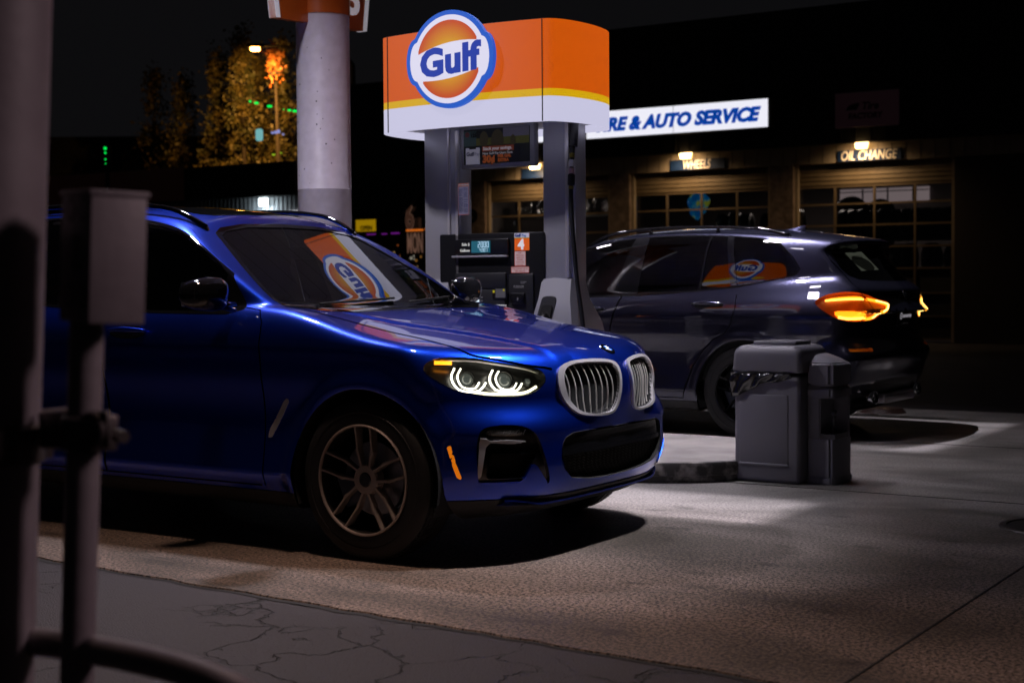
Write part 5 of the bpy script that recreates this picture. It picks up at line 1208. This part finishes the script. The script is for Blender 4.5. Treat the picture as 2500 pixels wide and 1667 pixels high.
t=thing('window_light_panel','bright pinkish strip of lit far window seen through the right door','window',(-9.5,LW+8.46,3.15)); q=X(0,2.3,-.04,0,0,.36); part(q,'lit_pane',emi('lit_pane_pink',(.42,.33,.34),1.),t); q=MB()
for x in (.6,1.25,1.9): q.box(x-.02,x+.02,-.05,-.041,0,.36)
q.box(0,2.3,-.05,-.041,.27,.295); part(q,'pane_bars',M_FAS,t)
# big grey shapes in front of the lit strip (stacked covers)
for i,(x,zz,r0) in enumerate(((-7.9,2.62,.42),(-7.25,2.60,.36))):
    q=MB(); r_=bmesh.ops.create_uvsphere(q.b,u_segments=24,v_segments=14,radius=r0)['verts']
    for v in r_: v.co.y*=.4
    link('covered_tyre',q.mesh('covered_tyre',pm('grey_tyre_cover',(.10,.08,.08),.7),True),None,('left larger' if i==0 else 'right smaller')+' rounded grey covered tyre behind the right garage door','tyre cover',M=ST@Matrix.Translation((x+.6,LW+3.2,zz)))
    t2=X(x+.35,x+.85,LW+3.0,LW+3.4,0,zz-r0+.05); solo(t2,'cover_stand',M_RACK,('left' if i==0 else 'right')+' dark stand under a grey covered tyre','stand')
il=area('shop_inside_light',(-8.5,LW+4.5,3.7),1.2,26,(1.,.85,.75)); il.data.energy=90; il2=area('shop_inside_light',(-13.3,LW+.6,3.45),.6,30,(1.,.85,.7))  # second lamp is unseen, added to brighten the displayed rims
# ================= convenience store left of the shop =================
st=thing('corner_store','dark mansard-roofed store with glowing poster-covered windows left of the garage','building')
M_MAN=pm('mansard_navy_roof',(.010,.012,.018),.7)
q=X(-19.5,-15.45,LW+.1,LW+8,2.85,6.0); part(q,'roof',M_MAN,st)
q=MB(); q.prism([(-18.9,2.86),(-17.10,2.86),(-16.36,3.50),(-15.5,4.2),(-15.5,6.0),(-18.9,6.0)],lambda a,b:(a,LW-.1,b),lambda a,b:(a,LW+.1,b)); part(q,'gable_board',M_MAN,st)
q=MB(); q.tube([(-17.12,LW-.13,2.84),(-16.35,LW-.13,3.50),(-15.6,LW-.13,4.12)],.03,6); part(q,'gable_trim',pm('trim_navy',(.02,.03,.06),.5),st)
q=MB()
for x in (-18.9,-17.93,-17.16,-16.57,-15.46): q.box(x-(.09 if x==-17.16 else .045),x+(.09 if x==-17.16 else .045),LW-.02,LW+.08,0,3.5)
q.box(-18.9,-15.5,LW-.02,LW+.08,2.75,2.86); q.box(-18.9,-15.5,LW-.02,LW+.08,0,.4); part(q,'window_frame',pm('store_frame_black',(.01,.01,.01),.5),st)
q=X(-18.85,-15.5,LW+.03,LW+.035,.4,3.45); part(q,'window_glass',M_SGLS,st)
q=X(-19,-15.46,LW+4,LW+4.1,0,3.4); part(q,'inside_wall',pm('store_inside_dark',(.02,.012,.01),.8),st)
q=X(-17.1,-15.5,LW+.5,LW+.52,2.45,3.45); part(q,'lit_panel',emi('store_warm_panel',(.055,.024,.014),1.),st)
sgy=thing('yellow_window_sign','glowing yellow box sign with black scribbled lettering in the store window','sign',(-18.85,LW+.3,2.48)); q=X(0,.66,0,.05,0,.30); part(q,'sign_face',emi('yellow_sign_lit',(.90,.52,.005),1.1),sgy)
txt('sign_letters','OPEN',.15,M_FNT,sgy,(.14,-.004,.03),off=.006,sx=.95)
q=X(-18.6,-17.98,LW+.4,LW+.42,2.395,2.42); solo(q,'purple_neon_tube',emi('purple_neon',(.38,.03,.55),1.3),'thin purple neon tube under the yellow window sign','neon tube')
q=X(-17.85,-17.60,LW+.4,LW+.42,2.40,2.43); solo(q,'purple_neon_tube',MATS['purple_neon'],'short purple neon dash right of the long purple tube','neon tube')
M_PST=pm('poster_brown',(.10,.045,.025),.7,emit=(.030,.013,.008),es=1.); M_PSL=pm('poster_letter_edge',(.22,.12,.08),.7,emit=(.10,.052,.036),es=1.)  # poster paper and letter edges emit, painted glow on unlit print
ps=thing('window_poster','brown poster with a tall figure 6 over the letters MON in the store window','poster',(-17.05,LW-.03,1.9))
q=X(.0,.48,0,.01,.06,.56); part(q,'poster_lower',pm('poster_dark',(.03,.014,.009),.7,emit=(.010,.005,.003),es=1.),ps)  # dark sheet also has a little emission put into it
me=text_mesh('poster_number','6',.80,M_PSL,.002,.034); 
for v in me.vertices: v.co.x*=.62
link('poster_number',me,ps,M=Matrix.Translation((-.02,-.01,.60))@Matrix.Rotation(math.pi/2,4,'X'))
me=text_mesh('poster_number_fill','6',.80,M_PST,.002,.018)
for v in me.vertices: v.co.x*=.62
link('poster_number_fill',me,ps,M=Matrix.Translation((-.02,-.014,.60))@Matrix.Rotation(math.pi/2,4,'X'))
me=text_mesh('poster_letters','MON',.66,M_PSL,.002,.014)
for v in me.vertices: v.co.x*=.30
link('poster_letters',me,ps,M=Matrix.Translation((.02,-.012,.03))@Matrix.Rotation(math.pi/2,4,'X'))
q=X(.0,.50,-.012,-.005,.535,.575); part(q,'poster_top_edge',emi('poster_orange_edge',(.60,.13,.01),1.),ps)  # orange edge is plain print, its glow put into the material
p2=thing('second_window_poster','narrow slice of an orange-edged poster beside the pump column','poster',(-16.5,LW-.03,1.5)); q=X(0,.45,0,.01,.0,.96); part(q,'poster_sheet',MATS['poster_dark'],p2); q=X(0,.45,-.008,-.002,.95,.99); part(q,'poster_top_edge',MATS['poster_orange_edge'],p2)
rr=random.Random(12)
for i in range(110):
    x=rr.uniform(-18.7,-16.35); z=rr.uniform(1.15,2.35)*.55+rr.uniform(1.15,2.2)*.45
    if x>-17.1 and z>1.95: continue
    c=rr.choice([((1,.45,.08),'warm_gold'),((1,.62,.25),'pale_gold'),((.9,.85,.7),'cream_white'),((1,.25,.05),'orange_red')]); s_=rr.uniform(.012,.036)
    q=MB(); r_=bmesh.ops.create_uvsphere(q.b,u_segments=8,v_segments=6,radius=s_)
    link('shelf_light',q.mesh('shelf_light',emi('glint_'+c[1],c[0],rr.choice([.6,1.,2.2])),True),None,'tiny warm glint among the goods in the dark store window','light','small warm lights inside the store window',M=ST@Matrix.Translation((x,LW+.6+rr.random()*1.5,z)))
# ================= low building far left =================
lb=thing('low_building','low dark building with one bright white lamp on its grey wall, behind the blue car','building')
M_LBW=noisy(pm('grey_ribbed_wall',(.20,.21,.22),.6),2,(.26,.27,.28)); 

q=MB(); q.box(-30,-16.9,18,18.9,0,3.10); part(q,'wall',M_LBW,lb)
q=MB(); q.box(-21.85,-16.8,17.75,18.9,3.10,3.82); part(q,'roof_fascia',pm('fascia_soft_black',(.012,.011,.012),.7),lb)
q=MB(); q.box(-31,-20.07,17.70,18.85,3.101,3.83); part(q,'brown_fascia',pm('fascia_brown',(.07,.035,.028),.7,emit=(.0012,.0004,.0003),es=1.),lb)
q=MB()
for i in range(60): q.box(-24+i*.12,-23.97+i*.12,17.985,18,2.3,3.10)
part(q,'wall_ribs',pm('rib_grey',(.12,.12,.13),.6),lb)
q=MB(); q.box(-17.9,-16.9,17.90,17.95,2.74,2.775); part(q,'light_strip',emi('strip_white',(.8,.8,.85),1.2),lb)
t=thing('white_wall_lamp','bright white square lamp on the grey wall of the low building','wall lamp',(-17.82,18,2.985))
q=X(-.05,.05,-.08,0,-.05,.05); part(q,'lamp_bracket',M_FAS,t); q=X(-.105,.105,-.16,-.08,-.085,.085,.02); part(q,'lamp_lens',emi('lamp_cold_white',(.80,.95,1.0),9.),t,auto=40)
area('white_wall_lamp_glow',(-17.82,17.80,2.95),.15,14,(.75,.92,1.0),target=(-17.82,18.2,2.7))
# ================= street lamp, trees and far lights =================
def WM(u,D,z=0.): return Matrix.Translation(((u-1250)/3600*D,D,z))
def ztop(v,D): return 1.24+(686-v)/3600*D
M_POLE=pm('lamp_pole_dark',(.012,.012,.012),.6)
sl=root('street_lamp',WM(633,44),'tall street lamp with a glowing orange sodium head in front of the trees','street lamp')
zl=ztop(118,44); q=MB(); q.tube([(2.9,.8,0),(2.8,.8,zl-.4),(2.5,.7,zl+.05),(.2,0,zl+.08)],[.10,.07,.05,.04],8); part(q,'pole',M_POLE,sl,True)
q=X(-.24,.24,-.12,.12,zl+.02,zl+.12,.03); part(q,'lamp_head',M_POLE,sl,auto=40); q=X(-.13,.13,-.09,.09,zl-.075,zl+.02,.025); part(q,'lamp_bulb',emi('sodium_lamp',(1.0,.42,.07),40.),sl,auto=40)
pl=bpy.data.lights.new('street_lamp_glow','SPOT'); pl.energy=2300; pl.color=(1.,.46,.10); pl.shadow_soft_size=.12; pl.spot_size=1.75; pl.spot_blend=.6; po=bpy.data.objects.new('street_lamp_glow',pl); COL.objects.link(po); po.location=WM(633,45.0,zl-.35).translation
po.rotation_euler=Vector((.10,.9,-.42)).to_track_quat('-Z','Y').to_euler()
def leafmat(nm,c1,c2):
    m=pm(nm,c1,.6); n,l,b=nodes(m); oi=n.new('ShaderNodeTexCoord'); t=n.new('ShaderNodeTexNoise'); t.inputs['Scale'].default_value=1.8; t.inputs['Detail'].default_value=4; l.new(oi.outputs['Object'],t.inputs['Vector'])
    r=n.new('ShaderNodeValToRGB'); r.color_ramp.elements[0].position=.4; r.color_ramp.elements[1].position=.62; r.color_ramp.elements[0].color=(*c1,1); r.color_ramp.elements[1].color=(*c2,1); l.new(t.outputs[0],r.inputs[0]); l.new(r.outputs[0],b.inputs['Base Color'])
    b.inputs['Subsurface Weight'].default_value=0; return m
M_LF=leafmat('leaf_olive',(.022,.026,.006),(.075,.058,.012)); M_LFO=leafmat('leaf_orange',(.16,.055,.010),(.30,.10,.016)); M_BARK=pm('bark',(.014,.010,.008),.9)
def tree(u,D,vt,wpx,label,seed,mat=M_LF,n=2600,base=2.2,ls=.11,dy=0):
    rd=random.Random(seed); H=ztop(vt,D); R=wpx/3600*D/2
    t=root('tree',WM(u,D),label,'tree','trees behind the low building')
    q=MB(); q.tube([(0,0,0),(.1,0,H*.4),(0,0,H*.93)],[.16,.10,.02],8)
    for k in range(14):
        z=base+(H*.9-base)*rd.random(); a=rd.uniform(0,6.28); L=R*(1-(z/H)**1.5)*.85+.2; q.tube([(0,0,z),(L*math.cos(a),L*math.sin(a),z+L*.7)],[.045,.008],5)
    part(q,'trunk',M_BARK,t,True)
    V=[];F=[]; clumps=[]
    for k in range(70):
        z=base+(H-base)*rd.random()**.85; f=max(.06,1-((z-base)/(H-base))**1.25); a=rd.uniform(0,6.28); r=R*f*math.sqrt(rd.random())*rd.uniform(.75,1.15); clumps.append((r*math.cos(a),r*math.sin(a),z,rd.uniform(.16,.42)*(.6+R*.25)))
    for i in range(n):
        c=rd.choice(clumps); p=Vector((c[0]+rd.gauss(0,c[3]*.6),c[1]+rd.gauss(0,c[3]*.6),c[2]+rd.gauss(0,c[3]*.85)))
        ax=Vector((rd.gauss(0,1),rd.gauss(0,1),rd.gauss(0,1))).normalized(); bx=ax.cross(Vector((rd.gauss(0,1),rd.gauss(0,1),rd.gauss(0,1)))).normalized(); s=ls*rd.uniform(.5,1.2); k=len(V)
        V+=[p+ax*s,p+bx*s*.5,p-ax*s,p-bx*s*.5]; F.append((k,k+1,k+2,k+3))
    link('crown',rawmesh('crown',V,F,mat),t); return t
tree(598,48.5,84,190,'tallest leafy tree right behind the orange street lamp',1,n=6500,ls=.085)
tree(540,50,150,150,'leafy tree left of the orange street lamp, half its height in shadow',2,n=4200,ls=.09)
tree(700,49,108,120,'leafy tree beside the white canopy column',3,n=5000,ls=.085)
tree(640,52,150,150,'low dense tree filling the gap under the orange street lamp',8,n=5200,base=1.5,ls=.09)
tree(681,46.6,122,40,'narrow tree with bright orange leaves beside the street lamp',4,mat=M_LFO,n=330,base=ztop(190,46.6),ls=.085)
tree(455,53,190,150,'dim tree in the dark left of the lit trees',5,n=2600,ls=.1)
tree(385,55,180,160,'faintest dark tree, furthest left behind the low building',6,n=2200,ls=.1)
bt=root('far_building',WM(560,64),'unlit far building with green neon along its roof edge behind the trees','building')
q=X(-14,9,0,6,0,7.6); part(q,'wall',pm('far_wall_black',(.01,.01,.01),.9),bt)
M_GRN=emi('green_neon',(.0,.62,.06),1.6); 
def farlamp(nm,D,pts,mat,label,cat,r=.05,flat=None):
    q=MB()
    for u,v,su,sv in pts:
        x=(u-1250)/3600*D; z=ztop(v,D); q.box(x-su/3600*D,x+su/3600*D,D-.05,D+.05,z-sv/3600*D,z+sv/3600*D,min(su,sv)/3600*D*.6)
    return link(nm,q.mesh(nm,mat,auto=40),None,label,cat)
gp=root('neon_pole',WM(745,32.8),'dark slim pole holding strings of green lamps beside the column','pole'); q=MB(); q.tube([(0,0,0),(0,0,5.6)],.05,6); part(q,'pole_shaft',M_POLE,gp)
farlamp('green_light_string',32.8,[(619,246,2.4,2.2),(634,250,5,2.6),(666,258,5.4,2.6),(700,266,1,1),(714,268,4,2.2),(727,270,5,2.6)],M_GRN,'broken row of bright green lamps sloping across the lit trees','lamp string')
dm=farlamp('diamond_sign',32.9,[(640,327,9,15)],emi('diamond_cyan',(.16,.42,.42),1.),'small bluish white diamond-shaped sign glowing through the trees','sign')
for v in dm.data.vertices:
    pass
farlamp('far_sign_glow',33,[(672,322,3,2.2),(680,321,3.4,3.2),(687,319,3.4,4),(698,326,2.4,1.6)],emi('far_blue_white',(.25,.28,.62),1.),'tiny bluish white far sign letters right of the diamond sign','sign')
farlamp('far_green_lamp',33,[(674,375,3.5,1.4),(692,371,1.6,1.2)],emi('yellow_green_lamp',(.35,.55,.02),1.),'two tiny yellow-green dots low in the trees','lamp')
tl=root('traffic_signal',WM(266,34.0),'small far traffic signal showing green at the left','traffic light'); zt=ztop(362,34); q=MB(); q.tube([(0,.1,0),(0,.1,zt+.3)],.05,6); part(q,'signal_pole',M_POLE,tl)
q=X(-.10,.10,-.02,.12,zt-.42,zt+.12,.02); part(q,'signal_head',M_VOID,tl,auto=40)
for i,(dz,s_) in enumerate(((.05,.035),(-.055,.024),(-.20,.020),(-.30,.012))):
    q=MB(); r_=bmesh.ops.create_uvsphere(q.b,u_segments=10,v_segments=8,radius=s_)['verts']
    for v in r_: v.co+=Vector((0,-.03,zt+dz))
    part(q,'signal_lens',M_GRN,tl,True)
# ================= foreground pipes and meter box =================
M_PIPE=noisy(pm('foreground_pipe_paint',(.19,.165,.18),.5),12,(.165,.14,.155),bump=.08,bscale=40); M_CLP=pm('clamp_steel_dark',(.10,.085,.085),.4,.6)
def CW(u,v,D):  # world point of a ray at depth D
    xr=(u-1250)/3600; yr=(v-833.5)/3600; c,s=math.cos(ROLL),math.sin(ROLL); x=xr*c+yr*s; y=-xr*s+yr*c
    d=Vector((x,math.cos(PITCH)-y*math.sin(PITCH),-math.sin(PITCH)-y*math.cos(PITCH))); return Vector((0,0,CAMZ))+d/d.y*D
lean=Vector((.047,0,1)).normalized()
def pole_at(P,z0,z1): return [P+lean*((z0-P.z)/lean.z),P+lean*((z1-P.z)/lean.z)]
P=CW(-46,900,2.62); gp=root('tall_post',Matrix.Translation((0,0,0)),'thick pale round post running out of frame at the far left','post')
q=MB(); q.tube([tuple(p) for p in pole_at(P,-.02,2.6)],.103,40); part(q,'post_shaft',M_PIPE,gp,auto=40)
P2=CW(203,1000,2.55); pp=root('conduit_pipe',Matrix.Translation((0,0,0)),'slim upright pipe carrying the grey meter box near the left edge','pipe')
q=MB(); q.tube([tuple(p) for p in pole_at(P2,-.02,1.20)],.0295,28); part(q,'pipe_shaft',M_PIPE,pp,auto=40)
# straps
def clampring(P,r,nm,par,z,h=.06,label=None):
    c=P+lean*((z-P.z)/lean.z); q=MB(); Mx=Matrix.Translation(c)@lean.to_track_quat('Z','Y').to_matrix().to_4x4()
    q.lathe([(r,-h/2),(r+.010,-h/2+.004),(r+.010,h/2-.004),(r,h/2)],32,'Z',M=Mx); q.box(r-.01,r+.025,-.02,.02,-h/2,h/2,.004,M=Mx@Matrix.Rotation(-.9,4,'Z')); q.lathe([(.0,.032),(.012,.032),(.012,.0)],6,'Y',M=Mx@Matrix.Rotation(-.9,4,'Z')@Matrix.Translation((r+.010,-.045,0))@Matrix.Rotation(math.pi,4,'X'))
    return part(q,nm,M_CLP,par,auto=40)
clampring(P,.104,'pipe_strap',gp,.965,.07); clampring(P2,.030,'pipe_strap',pp,.985,.062)
br=root('strap_bracket',Matrix.Translation((0,0,0)),'short dark steel bracket bolted between the thick post and the slim pipe','bracket')
a=CW(95,1035,2.60); b=CW(265,1035,2.50); q=MB(); d=(b-a); L=d.length; Mx=Matrix.Translation(a)@d.to_track_quat('X','Z').to_matrix().to_4x4()
q.box(0,L,-.004,.004,-.030,.034,.003,M=Mx); q.lathe([(.0,0),(.030,0),(.034,.006),(.034,.016)],28,'Y',M=Mx@Matrix.Translation((L-.038,-.012,0))); part(q,'bracket_plate',M_CLP,br,auto=40)
a=CW(80,993,2.72); b=CW(170,985,2.72); q=MB(); q.tube([tuple(a),tuple(b)],.007,8); part(q,'bracket_rod',M_PIPE,br)
# meter box, seen on its corner
ct=CW(223,450,2.44); 
bx=root('meter_box',Matrix.Translation(CW(216,775,2.44))@Matrix.Rotation(math.radians(-2.5),4,'Y').inverted()@Matrix.Rotation(math.radians(38),4,'Z'),'small pale metal electrical box with stamped knockouts on the slim pipe','electrical box')
H_=(ct-CW(216,775,2.44)).length; wR,wL=.100,.132
q=MB(); q.box(0,wR,0,wL,0,H_,.004,2); body=part(q,'box_shell',M_PIPE,bx,auto=40)
q=MB(); q.box(-.003,wR+.003,-.003,wL+.003,H_-.006,H_+.003,.002); part(q,'box_lid_lip',M_PIPE,bx,auto=40)
M_KO=pm('knockout_shadow',(.05,.04,.04),.6)
for (c,z,r_) in ((.028,.045,.020),(.085,.045,.020),(.028,.19,.020),(.085,.19,.020)):
    q=MB(); q.lathe([(r_,-.0008),(r_-.004,-.0012)],24,'X',M=Matrix.Translation((0,c,z))); q.lathe([(.0,-.0012),(.0045,-.0012)],12,'X',M=Matrix.Translation((0,c-.018,z))); part(q,'knockout',M_KO,bx)
q=MB(); q.lathe([(.031,-.0008),(.027,-.0012)],28,'X',M=Matrix.Translation((0,.058,.118))); q.box(-.0013,-.0008,.052,.064,.095,.142); part(q,'knockout',M_KO,bx)
# bent guard rail low at the left
rl=root('guard_rail_pipe',Matrix.Translation((0,0,0)),'low bent pipe rail curving out of the bottom left corner','rail')
pts=[CW(-90,1545,2.75),CW(80,1548,2.62),CW(240,1575,2.52),CW(400,1612,2.42),CW(520,1655,2.35),CW(590,1700,2.32),CW(625,1780,2.30)]
e=pts[-1].copy(); pts.append(Vector((e.x+.015,e.y-.01,e.z-.25))); pts.append(Vector((e.x+.015,e.y-.01,-.02)))
q=MB(); q.tube([tuple(p) for p in crpath([tuple(p) for p in pts],8)],.0255,20); part(q,'rail_tube',M_PIPE,rl,True)
pl2=[c for c in CAR2.children if c.name.startswith('licence_plate')][0]
M_PW=pm('plate_white_print',(.7,.68,.72),.5,emit=(.4,.38,.42),es=.5)  # plate lettering emits, light put into the print
def ptxt(t,s,x,y,m=M_PW,off=.001,nm='plate_lettering'):
    me=text_mesh(nm,t,s,m,.0006,off,0,'LEFT'); link(nm,me,pl2,M=Matrix.Translation((x,y,.0085)))
ptxt('LUXE MOTORS',.030,-.048,-.008,off=.0014); q=MB(); q.lathe([(.017,.0085),(.022,.0092),(.027,.0085)],28,'Z',M=Matrix.Translation((-.085,.003,0))); q.box(-.098,-.072,-.002,.006,.0085,.0092); part(q,'plate_roundel',M_PW,pl2)
ptxt('PREMIUM MOTORS',.018,-.060,-.062,pm('plate_grey_print',(.3,.28,.3),.5),.0)
# paper sticker on the grey car's rear window, emission stands in for light
P4=on_rear([(.45,1.44),(.19,1.452),(.12,1.308),(.42,1.298)]); P4=P4+carN(P4)*.002
me=rawmesh('window_sticker',P4,[(0,1,2,3)],pm('auction_sticker',(.20,.22,.17),.7,emit=(.05,.055,.042),es=.7)); wst=link('window_sticker',me,CAR2)
ax=Vector(P4[1]-P4[0]).normalized(); up=Vector(P4[0]-P4[3]); up=(up-ax*up.dot(ax)).normalized(); nn=ax.cross(up)
Mx=Matrix(((ax.x,up.x,nn.x,0),(ax.y,up.y,nn.y,0),(ax.z,up.z,nn.z,0),(0,0,0,1)))
me=text_mesh('sticker_number','1370204',.055,pm('sticker_dark_print',(.05,.05,.05),.8),.0003,.000); link('sticker_number',me,CAR2,M=Matrix.Translation(Vector(P4[0])+ax*.01-up*.075+nn*.004)@Mx)
